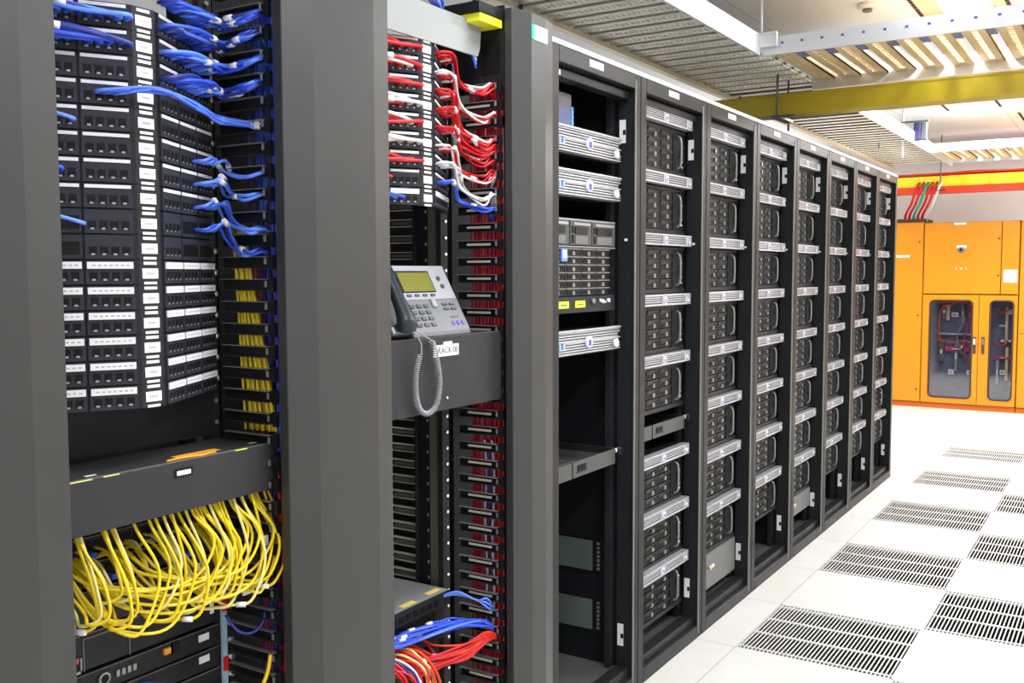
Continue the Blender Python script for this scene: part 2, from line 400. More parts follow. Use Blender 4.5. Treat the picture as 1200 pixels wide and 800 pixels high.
for r in range(6):
    for c in range(4):
        b = MB(); y0 = .012+c*.103; z0 = .056+r*.0255
        b.box(-.075, -.058, y0, y0+.099, z0, z0+.0235, 'drive'); b.box(-.058, -.052, y0+.002, y0+.097, z0+.0205, z0+.0235, 'lever'); b.box(-.058, -.0530, y0+.044, y0+.058, z0+.002, z0+.014, 'lever'); b.box(-.058, -.0565, y0+.012, y0+.038, z0+.004, z0+.016, 'hole'); b.box(-.058, -.0565, y0+.064, y0+.090, z0+.004, z0+.016, 'hole'); b.obj('drive_tray', t)
for y0 in (.06, .17):
    b = MB(); b.box(-.052, -.049, y0, y0+.065, .016, .038, 'label_yellow'); b.box(-.049, -.0487, y0+.012, y0+.052, .024, .029, 'mark'); b.obj('yellow_sticker', t)
b = MB(); b.cyl((-.052, .29, .035), (-.044, .29, .035), .008, 'lever'); b.obj('connector', t)
b = MB(); b.cyl((-.052, .335, .038), (-.04, .36, .030), .007, 'chrome'); b.obj('connector', t)
b = MB(); b.cyl((-.052, .40, .035), (-.044, .40, .035), .007, 'emblem_pale'); b.obj('connector', t)
b = MB(); b.box(-.052, -.046, .075, .11, .165, .205, 'blue_light'); b.box(-.046, -.0455, .08, .105, .175, .20, 'white'); b.obj('blue_badge', t)
# tissue-like box on top server
t = thing('small_box', 'small blue and navy carton standing on the topmost ribbed server', 'box', (-.10, 2.735, 1.960))
b = MB(); b.box(-.08, 0, 0, .10, 0, .075, 'tissue'); b.prism([(-.08, .075), (0, .075), (0, .118), (-.02, .128), (-.08, .10)], 0, .10, 'mark', 'xz'); b.obj('carton', t)
b = MB(); b.box(-.082, .002, .10, .112, 0, .08, 'tissue_side')
for i in range(4): b.box(-.04, .0025, .1121, .1125, .012+i*.016, .018+i*.016, 'white')
b.obj('side_flap', t)
# low units seen inside nearest rack
for z0, lab in ((.415, 'dim grey-green louvred panel inside nearest rack, upper of two'), (.195, 'dim grey-green louvred panel inside nearest rack, lower of two')):
    t = thing('side_vent_panel', lab, 'panel', (0, rack_y(1)+W-.028, z0))
    b = MB(); b.box(-.48, -.17, -.006, 0, 0, .11, 'windowpane'); b.obj('panel', t)
    b = MB()
    for i in range(7): b.box(-.150, -.140, -.004, 0, .004+i*.0155, .013+i*.0155, 'contact')
    for i in range(7): b.box(-.100, -.093, -.004, 0, .004+i*.0155, .013+i*.0155, 'contact')
    b.obj('screw_strip', t)

# ------------------------------------------------------------------ two network racks with chevron patch panels
ANG = math.radians(29); CA, SA = math.cos(ANG), math.sin(ANG)
YA, YB = 1.102, 1.897
AX = .026
def wing(side, s, off, z, yc=0.):
    return (AX - s*SA + off*CA, yc + side*(.022 + s*CA + off*SA), z)
def wbox(b, side, s0, s1, o0, o1, z0, z1, m):
    P = lambda s, o, z: wing(side, s, o, z)
    c = [P(s0,o0,z0), P(s0,o1,z0), P(s1,o1,z0), P(s1,o0,z0), P(s0,o0,z1), P(s0,o1,z1), P(s1,o1,z1), P(s1,o0,z1)]
    if side < 0: c = [c[0], c[3], c[2], c[1], c[4], c[7], c[6], c[5]]
    b.hexa(c, m)
def make_patch(kind):
    hp = .0425
    t = thing('patch_panel', 'x', 'patch panel')
    b = MB()
    for sd in (-1, 1): wbox(b, sd, 0, .252, -.004, 0, .0003, hp, 'panel'); wbox(b, sd, .252, .272, -.004, -.001, .0003, hp, 'inner')
    b.box(AX-.004, AX, -.022, .022, .0003, hp, 'panel'); b.obj('frame', t)
    for sd in (-1, 1):
        b = MB(); p = wing(sd, .262, -.001, hp/2); q = wing(sd, .262, .004, hp/2); b.cyl(p, q, .0055, 'chrome', 10); b.obj('screw', t)
        for i in range(3):
            b = MB(); s0 = .008+i*.081; s1 = s0+.077
            wbox(b, sd, s0, s1, 0, .0045, .0015, hp-.0015, 'module')
            lb = None if kind == 'open' else MB()
            if kind == 'thin': wbox(lb, sd, s0+.002, s1-.002, .0045, .006, hp-.0085, hp-.0030, 'white')
            elif kind == 'thick':
                wbox(lb, sd, s0+.002, s1-.002, .0045, .007, hp-.0150, hp-.0035, 'white')
                for q in range(7): wbox(lb, sd, s0+.008+q*.009, s0+.013+q*.009, .007, .0072, hp-.0105, hp-.0080, 'greytext')
            for q in range(4):
                a = s0+.006+q*.0175; w = .0125
                if kind == 'open' and i != 0:
                    continue
                wbox(b, sd, a, a+w, .0045, .0052, .009, .0215, 'hole')
                wbox(b, sd, a+.0035, a+w-.0035, .0052, .0058, .0075, .0105, 'contact')
                wbox(b, sd, a-.0005, a+w+.0005, .0045, .0056, .0225, .0235, 'drive_face')
            if kind == 'open' and i: wbox(b, sd, s0+.004, s1-.004, .0045, .005, .008, .030, 'hole')
            pmod = b.obj('port_module', t)
            if lb: lb.obj('label_strip', pmod)
    b = MB(); b.box(AX, AX+.0012, -.016, .016, .0105, .0280 if kind != 'x' else 0, 'white'); b.box(AX+.0012, AX+.0014, -.008, .008, .017, .0215, 'greytext'); b.obj('number_label', t)
    b = MB(); b.box(AX, AX+.0012, -.013, .013, .0345, .0395, 'white'); b.obj('strip_label', t)
    b = MB(); b.box(AX, AX+.0012, -.013, .013, .0005, .0050, 'white'); b.obj('strip_label', t)
    return t
PP = {k: make_patch(k) for k in ('thin', 'thick', 'open')}
PPused = {}
def place_patch(kind, yc, z, label, group):
    o = copy_tree(PP[kind]) if kind in PPused else PP[kind]
    PPused[kind] = 1; o.location = (0, yc, z); o['label'] = label; o['group'] = group
PA = .0429
zA = [1.932-PA*i-.0205 for i in range(16)]
for i in range(16):
    kind = 'thick' if i >= 10 else ('open' if i in (8, 9) else 'thin')
    desc = {'thin': 'black angled patch panel with thin white label strips', 'open': 'black angled patch panel without label strips', 'thick': 'black angled patch panel with wide white label strips'}[kind]
    place_patch(kind, YA, zA[i], f'{desc}, {ORD[i]} in the left rack', 'angled patch panels in the left rack')
zB = [2.034-.0440*i-.0205 for i in range(9)]
for i in range(9):
    kind = 'thin' if i < 8 else 'thick'
    place_patch(kind, YB, zB[i], f'black angled patch panel among red cords, {ORD[i] if i < 8 else "lowest"} above the phone', 'angled patch panels above the phone')
b0 = PP['open']

def network_rack(yc, label, blue=False):
    t = thing('network_rack', label, 'equipment rack', (0, yc, 0))
    for sd in (-1, 1):
        b = MB(); y0, y1 = (.243, .258) if sd > 0 else (-.258, -.243)
        f0, f1 = (.232, .262) if sd > 0 else (-.262, -.232)
        b.box(-.125, -.108, f0, f1, .02, H, 'panel'); b.box(-.160, -.125, y0, y1, .02, H, 'olive'); b.box(-.200, -.160, y0, y1, .02, H, 'inner'); b.box(-.205, -.200, f0, f1, .02, H, 'panel')  # olive part of the black upright is painted as its lit web
        b.obj('upright', t)
        b = MB(); 
        for i in range(48):
            z = 2.125-i*.0441; s = .5*(f0+f1)+.003
            b.cyl((-.108, s, z), (-.1035, s, z), .0045, 'chrome', 8)
        for i in range(48):
            z = 2.105-i*.0441; b.box(-.170, -.164, (y0 if sd > 0 else y1)-.0008, (y0 if sd > 0 else y1)+.0008, z, z+.008, 'contact')
        tag(b.obj('mounting_screws', t), kind=None)
    b = MB(); b.box(-.2, -.105, -.262, .262, H-.04, H, 'frame'); b.obj('top_bar', t)
    b = MB(); b.box(-.5, .05, -.262, .262, 0, .02, 'frame'); b.obj('base', t)
    return t
network_rack(YA, 'two-post black equipment rack at left, full of patch panels with blue cords')
network_rack(YB, 'two-post black equipment rack between grey posts, holding the phone shelf')

# blank panels, cable guide covers
def blank_panel(yc, z0, z1, x, label):
    b = MB(); b.box(x-.004, x, -.24, .24, z0, z1, 'inner'); o = b.obj('blank_panel', loc=(0, yc, 0)); tag(o, label, 'panel')
blank_panel(YA, 1.175, 1.262, -.100, 'blank black panel between patch panels and wide cable guide, left rack')
def cable_guide(name_label, yc, z0, z1, x1, extra=0):
    t = thing('horizontal_cable_guide', name_label, 'cable guide', (0, yc, z0))
    h = z1-z0
    b = MB(); b.box(-.100, x1-.003, -.245, .272, h-.006, h-.002, 'guide'); b.box(-.100, -.096, -.245, .272, 0, h-.006, 'inner'); b.obj('tray', t)
    b = MB(); b.box(x1-.003, x1, -.250, .275, 0, h, 'guide'); b.box(x1-.014, x1-.003, -.250, .275, 0, .004, 'greybox'); b.box(x1-.014, x1-.003, -.250, .275, h-.003, h, 'greybox'); b.obj('front_cover', t, bevel=.001)
    return t
g = cable_guide('wide black cable guide across left rack, worn top edge, above yellow cords', YA, 1.078, 1.168, .050)
b = MB(); b.box(.050, .0512, .020, .060, .062, .078, 'black'); b.box(.0512, .0516, .025, .055, .066, .074, 'white'); b.obj('small_label', g)
b = MB()
for (x, y, dx, dy, m) in ((.040, -.19, .006, .05, 'paleyellow'), (.045, -.12, .004, .03, 'paleyellow'), (-.01, .06, .02, .10, 'amber'), (.043, .16, .005, .03, 'label_yellow'), (.0, .235, .008, .022, 'paleyellow'), (.01, -.13, .008, .02, 'paper')):
    if x >= .04: b.box(.0462, .0503, y, y+dy, .0890, .0904, m)
    else: b.box(x, x+dx, y, y+dy, .0882, .0886, m)
b.obj('paint_chip', g)
b = MB(); b.tube([(.03, .02, .0885), (.026, .055, .0885), (.034, .095, .0885), (.030, .13, .0885)], .0025, 'amber', 6); tag(b.obj('cable_offcut', loc=(0, YA, 1.0802)), 'short orange cable offcut lying on the left cable guide', 'cable')
g = cable_guide('deep black cable guide below the phone, with white RACK label', YB, 1.168, 1.348, .062)
g.children[1].scale = (1, 1, 1)
b = MB(); b.box(.062, .0632, -.032, .072, .132, .160, 'white'); b.box(.062, .0632, .010, .045, .160, .167, 'white'); b.obj('white_label', g)
def text(body, size, loc, rot, m, parent=None, name='lettering'):
    c = bpy.data.curves.new(name, 'FONT'); c.body = body; c.size = size; c.extrude = .0003; c.align_x = 'CENTER'; c.align_y = 'CENTER'
    tmp = bpy.data.objects.new(name, c); COL.objects.link(tmp)
    dg = bpy.context.evaluated_depsgraph_get(); me = bpy.data.meshes.new_from_object(tmp.evaluated_get(dg))
    bpy.data.objects.remove(tmp); o = bpy.data.objects.new(name, me); me.materials.clear(); me.materials.append(MATS[m]); COL.objects.link(o)
    o.location = loc; o.rotation_euler = rot
    if parent: o.parent = parent
    return o
text('RACK 00', .0215, (.0640, .027, .146), (PI/2, 0, PI/2), 'mark', g)
b = MB(); b.cyl((.062, .02, .03), (.066, .02, .03), .003, 'chrome', 8); b.obj('rivet', g)

# ------------------------------------------------------------------ vertical cable managers with grey covers
def make_finger(strip=True):
    b = MB()
    b.box(-.075, .058, -.0015, .0015, -.0115, .0115, 'inner'); b.box(-.075, .050, -.012, .0015, .0100, .0115, 'lever'); b.box(-.075, .050, -.010, .0015, -.0115, -.0100, 'drive_face')  # top flange painted paler, as if catching light from above
    b.box(.058, .066, -.006, .004, -.0145, .0145, 'inner'); b.box(.050, .056, -.0125, -.0115, -.004, .008, 'lever')
    if strip: b.box(-.045, .030, -.0055, -.0035, -.0025, .0035, 'finger_lit_edge')  # pale strip painted as a bright lit line on the finger
    return b
def make_rfinger():
    b = MB()
    b.box(-.40, -.215, -.0015, .0015, -.0095, .0095, 'inner'); b.box(-.42, -.208, -.013, .0015, .0085, .0105, 'finger_lit_edge'); b.box(-.42, -.208, -.013, .0015, -.0105, -.0085, 'finger_lit_edge'); b.box(-.300, -.210, -.012, -.002, -.0045, .0045, 'olive')  # pale flanges paint the lit edges of dark rear fingers
    return b
FM = {}
def manager(y0, y1, label, fingers=(), rear=(), strip=True):
    FM.clear()
    t = thing('vertical_cable_manager', label, 'cable manager', (0, y0, 0)); w = y1-y0
    b = MB()
    prof = [(.078, 0), (.100, 0), (.117, .062), (.117, w-.070), (.100, w), (.078, w), (.078, w-.004), (.096, w-.004), (.113, w-.072), (.113, .064), (.096, .004), (.078, .004)]
    prof = [(.078, 0), (.100, .001), (.118, .068), (.118, w-.066), (.103, w-.001), (.078, w)]
    b.prism(prof, .01, H, 'post'); b.obj('cover', t, bevel=.002)
    b = MB(); b.box(-.11, -.105, .016, w-.004, .02, H-.02, 'black')
    b.box(.056, .0775, .10, w-.10, .02, H-.05, 'black'); b.obj('backbone', t)
    for z in (.4, 1.1, 1.9):
        b = MB(); b.box(-.105, .056, w*.5-.006, w*.5+.006, z, z+.03, 'black'); b.obj('cover_bracket', t)
    for z in fingers:
        if 'f' not in FM: FM['f'] = make_finger(strip).obj('finger', t, (0, .006, z))
        else:
            o = FM['f'].copy(); COL.objects.link(o); o.parent = t; o.location = (0, .006, z)
    for z in rear:
        if 'r' not in FM: FM['r'] = make_rfinger().obj('rear_finger', t, (0, .006, z))
        else:
            o = FM['r'].copy(); COL.objects.link(o); o.parent = t; o.location = (0, .006, z)
    return t
manager(.565, .889, 'wide dark grey cable-manager post at left edge of photo')
fa = [1.994+.021-.0437*i for i in range(-2, 45)]
fA = [z for z in [1.5665-.0437*i for i in range(-13, 33)] if z > .06]
fB = [z for z in [1.6665-.0452*i for i in range(-7, 35)] if z > .06]
manager(1.350, 1.662, 'widest dark grey cable-manager post, between left rack and phone', fA, strip=False)
rB = [1.640-.0452*i for i in range(-3, 32)]
pm = manager(2.160, 2.366, 'dark grey cable-manager post right of the phone, with green and white label on top', fB, rB)
b = MB(); b.box(.118, .1192, .068, .083, 2.112, 2.150, 'green'); b.box(.118, .1192, .083, .150, 2.112, 2.150, 'white'); b.obj('name_label', pm)

# backing added behind the network row, keeps the view through it dark
b = MB(); b.box(-1.02, -1.0, .3, 2.50, 0, 2.15, 'black'); tag(b.obj('dark_backing'), 'black backing sheet added behind the two network racks to keep them dark', 'screen')

# pale plate above rack B, frame behind it
b = MB(); b.prism([(1.56, 2.050), (2.108, 2.054), (2.118, 2.075), (2.125, 2.140), (1.56, 2.140)], .024, .030, 'greyplate', 'yz'); b.box(-.10, .024, 1.56, 2.10, 2.134, 2.140, 'greyplate')
tag(b.obj('top_cover_plate'), 'pale grey metal plate above the red-corded patch panels', 'plate')
b = MB(); b.box(-.12, .074, 2.166, 2.172, 1.985, 2.19, 'frame'); b.box(.005, .060, 2.163, 2.166, 2.02, 2.105, 'black'); b.box(-.12, -.10, 2.10, 2.166, 2.12, 2.17, 'frame')
tag(b.obj('top_brace'), 'dark steel end plate with rectangular hole, between pale plate and third post', 'brace')
b = MB(); b.box(-.04, .070, 2.060, 2.160, 2.130, 2.150, 'label_yellow'); b.box(-.06, .074, 2.050, 2.160, 2.152, 2.176, 'black'); tag(b.obj('yellow_tray'), 'small yellow strip under a black bar, at right end of the pale plate', 'tray')

# ------------------------------------------------------------------ cords
def cord(pts, r, m, label, group=None, name='network_cable', k=5, n=6, tagat=None):
    b = MB(); P = smooth(pts, k); b.tube(P, r, m, n)
    if tagat is not None:
        q = int(len(P)*tagat); q = min(max(q, 1), len(P)-2); d = (P[q+1]-P[q]).normalized()*.009
        b.tube([P[q]-d, P[q]+d], r*1.7, 'white', 6)
    o = b.obj(name); return tag(o, label, 'cable', group)
def wing_cords(yc, side, s_list, z, tx, tz, ty, mats, label, group, sag=.012, rise=.012, r=.0034, jz=.006):
    for s in s_list:
        m = random.choice(mats); p0 = wing(side, s, .004, z-.004+jit(.002), yc); p1 = wing(side, s, .028, z-.002+jit(.003), yc)
        se = .25; mid = s+(se-s)*.35; q = s+(se-s)*.75
        a = random.random()
        off = .030+.018*a
        p2 = wing(side, mid, off, z+rise*.6+jit(jz), yc); p3 = wing(side, q, off+.004, z+(tz-z)*.55-sag*.5+jit(jz), yc)
        e0 = (tx-.01+jit(.012), yc+side*(.225), tz-sag+jit(jz)); e1 = (tx+jit(.012), yc+side*(.262+ty), tz+jit(.005)); e2 = (tx-.015+jit(.012), yc+side*(.285+ty), tz-.03)
        cord([p0, p1, p2, p3, e0, e1, e2], r, m, label, group, tagat=random.choice([None, .45, .6, .35]))
L1 = 'blue patch cord in the bunches draped over the left rack\'s patch panels'; G1 = 'blue patch cords, left rack'
zr = [z+.02 for z in zA]
for row, tz, n in ((0, 1.965, 12), (1, 1.915, 12), (2, 1.870, 11), (-1, 2.0, 12)):
    z = zr[row] if row >= 0 else zr[0]+.043
    wing_cords(YA, 1, [.01+.19*i/n for i in range(n)], z, .035, tz, .0, ['blue', 'blue', 'blue_light', 'navy'], L1, G1, sag=.016, jz=.008)
for row, n in ((5, 3), (6, 3), (7, 4), (8, 3)):
    wing_cords(YA, 1, [.15+.07*i/n for i in range(n)], zr[row], .03, zr[row]-.022-(.02 if row > 6 else 0), .0, ['blue', 'blue_light'], L1, G1, sag=.006)
# left wing bunches
L2 = 'blue patch cord running left behind the leftmost post'; G2 = 'blue patch cords running left'
for row, n in ((-1, 9), (0, 13), (1, 13)):
    z = zr[row] if row >= 0 else zr[0]+.043
    wing_cords(YA, -1, [.01+.20*i/n for i in range(n)], z, .02, z+.012, .0, ['blue', 'blue_light', 'navy'], L2, G2, sag=-.010, rise=.006, jz=.009, r=.0040)
for row, ss in ((4, (.10, .14, .18)), (3, (.19, .21)), (5, (.20,)), (6, (.12, .16, .19)), (7, (.2,)), (8, (.09, .13))):
    wing_cords(YA, -1, ss, zr[row], .02, zr[row]+.008, .0, ['blue', 'blue_light'], L2, G2, sag=-.004, rise=.006)
# bunch crossing the apex
for i in range(9):
    s = .03+.004*i; z = zr[3]+.004
    pts = [wing(-1, s, .004, z-.004, YA), wing(-1, s-.01, .028, z-.004+jit(.003), YA), (AX+.038+jit(.005), YA, z+.004+jit(.005)), wing(1, .08, .04, z-.002+jit(.007), YA), wing(1, .19, .045, z-.010+jit(.007), YA), (.035+jit(.01), YA+.262, z-.025+jit(.007)), (.02, YA+.29, z-.055)]
    cord(pts, .0028, random.choice(['blue', 'blue_light']), 'blue patch cord crossing the label column of the left rack', 'blue patch cords crossing the middle', tagat=random.choice([None, .8]))
# red and white cords in rack B
L3 = 'red patch cord in the bunches above the phone'; G3 = 'red patch cords above the phone'
L4 = 'white patch cord in the bunches above the phone'; G4 = 'white patch cords above the phone'
zb = [z+.02 for z in zB]
def pick(r): return ('red', L3, G3) if random.random() < r else ('cordwhite', L4, G4)
for row in range(0, 7):
    for sd in (1, -1):
        n = 5 if sd > 0 else 6
        drop = (.05, .085, .10, .06, .05, .06, .06)[row]
        for i in range(n):
            if sd > 0 and row == 6: m, l, g_ = ('cordwhite', L4, G4)
            else: m, l, g_ = pick(.68)
            if sd > 0 and row == 6 and i > 3: continue
            s = .012+.15*i/n
            wing_cords(YB, sd, [s], zb[row], .04, zb[row]-(drop+jit(.012) if sd > 0 else -.004), .0, [m], l, g_, sag=.020 if sd > 0 else .006, rise=.004, r=.0033 if sd > 0 else .0042, jz=.006 if sd > 0 else .011)
for i in range(4):
    wing_cords(YB, 1, [.02+.012*i], zb[7], .04, zb[7]-.055, 0, ['blue'], 'blue patch cord in the lowest bunch above the phone', 'blue patch cords above the phone', sag=.006)
for i in range(3):
    wing_cords(YB, -1, [.06+.02*i], zb[8], .03, zb[8]-.01, 0, ['blue', 'blue_light'], 'blue patch cord left of the phone rack\'s lowest patch panel', 'blue patch cords left above phone', sag=.0)
for i in range(3):
    wing_cords(YB, -1, [.09+.02*i], zb[7], .03, zb[7]-.004, 0, ['red', 'navy'], 'dark cord on the left of the phone rack, second lowest bunch', 'cords left above phone', sag=.0)

# vertical cords inside manager gaps
BUNDLE = MB()
def vert(x, y, z0, z1, m, label, group, lean=0., r=.0029, wob=.004):
    N = 7; pts = [(x+lean*(1-i/(N-1))+jit(wob), y+jit(wob), z0+(z1-z0)*i/(N-1)) for i in range(N)]
    if label is None: BUNDLE.tube(smooth(pts, 3), r, m, 6); return
    cord(pts, r, m, label, group, name='network_cable', k=3)
for i in range(16):
    vert(-.056+.0020*i, 1.360+.005*(i % 3), 1.19, 1.60-.006*(i % 5), 'yellow', 'yellow cable running down beside the left rack\'s panels', 'yellow cables in the left channel', lean=.030+.0035*i, wob=.002)
for i in range(16):
    m = ['navy', 'red', 'navy', 'magenta', 'blue'][i % 5]
    vert(-.050+.0045*i, 1.40+.007*(i % 3), .1, 2.0 if m in ('navy', 'blue') else 1.53, m, None, None, lean=.02)
for i in range(5): vert(.050+.005*i, 1.372+.004*(i % 2), 1.15, 2.02, random.choice(['blue', 'blue_light']), 'blue cable hugging the widest grey post', 'blue cables beside the widest post')
for i in range(7): vert(.034+.006*i, 1.374+.005*(i % 3), .12, 1.12, random.choice(['red', 'magenta', 'red', 'navy']), 'red cable low beside the widest grey post', 'red cables low beside the widest post')
for i in range(22):
    vert(-.045+.0044*i, 2.185+.007*(i % 4), .1, 1.98, random.choice(['red', 'red', 'magenta', 'red']), None, None, wob=.003)
for i in range(4): vert(.0+.008*i, 2.178, .5, 1.05, random.choice(['blue', 'cordwhite', 'navy']), None, None)
for i in range(2): vert(.068+.004*i, 2.182, .15, 1.75, 'red', 'red cable hugging the third grey post', 'red cables beside the third post')

tag(BUNDLE.obj('channel_cables'), 'thin red and blue cables seen in slits between the comb fingers of both racks', 'cables', kind='stuff')
# yellow drooping loops
L5 = 'yellow cord drooping in a loop below the left cable guide'; G5 = 'yellow cords below the left cable guide'
for i in range(23):
    u = random.random()
    y = YA - .20 + .47*(i/22)**.85 + jit(.006)
    if i < 8: y = YA - .150 + (0, .050, .078)[i % 3]+jit(.005)
    elif y < YA - .03: y += .06
    depth = .16+.05*random.random() if y > YA-.05 else .13+.06*random.random()
    zt = 1.076; zb_ = zt-depth
    yt = y+.03 if i < 8 else y + (.0 if random.random() < .5 else jit(.05)) - .07*random.random()*(1 if y > YA-.05 else .3)
    x0 = .020+jit(.012); xm = .050+jit(.02)
    pts = [(x0-.02, y, zt+.02), (x0, y, zt-.02), (xm, y+.012, zt-depth*.55), (xm, (y+yt)/2+.004, zb_+.012), (xm-.02, (y+yt)/2-.02, zb_), (xm-.055, yt-.022, zb_+.014), (-.06, yt-.03, zt-.085+jit(.01)), (-.098, yt-.034, zt-.075+jit(.01))]
    cord(pts, .0030, random.choice(['yellow', 'yellow', 'yellow', 'paleyellow']), L5, G5, k=5, tagat=random.choice([None, None, None, None, .55]))
for i in range(18):   # sideways sweeping loops
    ya = YA + .08 + .18*i/18 - (.12 if i % 4 == 0 else 0) + jit(.01); yb = max(YA-.13, ya - .08 - .17*random.random()); d = .12+.075*random.random()
    pts = [(.0, ya, 1.09), (.022, ya, 1.055), (.050+jit(.012), ya+.022, 1.076-d*.55), (.056+jit(.01), ya-.02, 1.076-d), (.045, (ya+yb)/2, 1.076-d*1.04), (.0, yb+.02, 1.076-d*.85), (-.06, yb, 1.0), (-.098, yb-.004, .99)]
    cord(pts, .0030, 'yellow', 'yellow cord sweeping sideways in a long loop below left guide', 'long yellow loops below left guide')

# network switches in rack A lower part
def switch(z0, h, label, style=0):
    t = thing('network_switch', label, 'network switch', (0, YA, z0))
    b = MB(); b.box(-.45, -.104, -.225, .225, 0, h-.001, 'inner'); b.box(-.104, -.100, -.242, .240, .001, h-.002, 'panel')
    b.box(-.100, -.0985, -.242, .240, h-.0035, h-.002, 'greybox'); b.obj('chassis', t)
    if style == 1:
        b = MB()
        for r in range(2):
            for i in range(20): b.box(-.100, -.0994, -.225+i*.0205, -.209+i*.0205, .006+r*.018, .019+r*.018, 'hole')
        b.obj('port_block', t)
        for i in range(0, 20, 2):
            b = MB(); b.box(-.0994, -.080, -.224+i*.0205, -.212+i*.0205, .008, .018, 'blue'); b.obj('blue_plug', t)
    return t
s1 = switch(.986, .046, 'dark switch with two rows of ports behind the yellow loops, upper', 1)
s2 = switch(.938, .046, 'dark switch with rows of ports behind the yellow loops, lower', 1)
s3 = switch(.862, .072, 'plain dark panel unit with yellow sticker, under the yellow loops')
b = MB(); b.box(-.100, -.099, .125, .165, .022, .040, 'label_yellow'); b.box(-.099, -.0988, .133, .157, .028, .034, 'mark'); b.obj('yellow_sticker', s3)
b = MB(); b.box(-.100, -.0988, .182, .205, .045, .058, 'white'); b.box(-.0988, -.0986, .186, .201, .049, .054, 'greytext'); b.obj('white_label', s3)
s4 = switch(.788, .070, 'dark unit with a divided front and a block of red sockets')
b = MB(); b.box(-.100, -.098, .025, .027, .0, .060, 'greybox'); b.box(-.100, -.098, -.070, -.068, .0, .060, 'greybox'); b.box(-.100, -.098, -.068, .025, .058, .060, 'greybox'); b.obj('front_divider', s4)
b = MB(); b.box(-.100, -.095, -.165, -.075, .0, .006, 'lever'); b.box(-.100, -.095, -.078, -.075, .0, .028, 'lever')
for i in range(5): b.box(-.100, -.093, -.160+i*.0165, -.148+i*.0165, .006, .020, 'hole'); b.box(-.100, -.090, -.158+i*.0165, -.150+i*.0165, .022, .032, 'magenta')
b.obj('red_sockets', s4)
b = MB(); b.box(-.100, -.0988, .216, .226, .020, .050, 'white'); b.obj('white_label', s4)
s5 = switch(.740, .044, 'dark unit with round socket and small connectors, white label at right')
b = MB(); b.cyl((-.100, -.03, .022), (-.095, -.03, .022), .012, 'lever', 14); b.cyl((-.095, -.03, .022), (-.0945, -.03, .022), .008, 'hole', 14)
b.obj('round_socket', s5)
for i in range(4): b = MB(); b.box(-.100, -.096, -.005+i*.012, .002+i*.012, .016, .028, 'lever'); b.obj('connector', s5)
b = MB(); b.box(-.100, -.094, .10, .115, .022, .034, 'amber'); b.obj('amber_plug', s5)
b = MB(); b.box(-.100, -.094, .12, .135, .018, .04, 'hole'); b.obj('socket', s5)
b = MB(); b.box(-.100, -.0988, .186, .212, .018, .032, 'white'); b.obj('white_label', s5)
s6 = switch(.695, .043, 'dark unit with blue plug, white label at its right, lowest but two')
b = MB(); b.box(-.100, -.0988, .186, .212, .018, .032, 'white'); b.obj('white_label', s6)
s7 = switch(.650, .043, 'dark plain unit at bottom of the photo in left rack')
s8 = switch(.600, .048, 'dark plain unit lowest of the left rack, just off frame')
# coloured screw rail beside switches
t = thing('screw_rail', 'pale blue and red mounting strip with screws beside the switches', 'rail', (0, YA+.243, .58))
b = MB(); b.box(-.1000, -.094, 0, .012, 0, .30, 'railblue')
for z in (.02, .10, .225): b.box(-.0940, -.0925, 0, .0125, z, z+.030, 'red')
b.obj('strip', t)
for i in range(8):
    b = MB(); z = .02+i*.036; b.cyl((-.094, .016, z), (-.083, .016, z), .006, 'chrome', 10); b.obj('screw', t)
cord([(-.098, YA-.23, .80), (-.06, YA-.20, .82), (.0, YA-.15, .775), (.03, YA-.09, .73), (.04, YA-.02, .68)], .0045, 'yellow', 'thick yellow cord crossing the red sockets, bottom left', None)
o = cord([(-.094, YA+.055, .720), (-.07, YA+.07, .718), (-.02, YA+.11, .700), (.02, YA+.16, .665), (.03, YA+.2, .62)], .0042, 'yellow', 'thick yellow cord with blue plug, bottom of left rack', None)
b = MB(); b.cyl((-.098, YA+.045, .722), (-.066, YA+.075, .716), .0065, 'blue', 8); tag(b.obj('blue_plug'), 'blue connector plug on a yellow cord, bottom of left rack', 'plug')
cord([(.02, 1.30, .62), (.04, 1.335, .70), (.045, 1.345, .745)], .0042, 'yellow', 'short yellow cord end at bottom beside red cables', None)
cord([(-.02, 1.29, .83), (.0, 1.30, .80), (.01, 1.325, .788), (.02, 1.345, .80), (.02, 1.36, .83)], .003, 'navy', 'thin dark blue cord loop right of the screw strip', None)
b = MB(); b.box(.015, .022, 1.300, 1.328, .872, .892, 'white'); tag(b.obj('cable_tag', bevel=.002), 'white blank cable tag hanging below the yellow loops', 'tag')
b = MB(); b.box(.035, .040, 1.335, 1.350, .965, .985, 'white'); b.box(.04, .0405, 1.335, 1.350, .955, .966, 'blue'); tag(b.obj('cable_tag'), 'small white and blue cable tag at right end of yellow loops', 'tag')

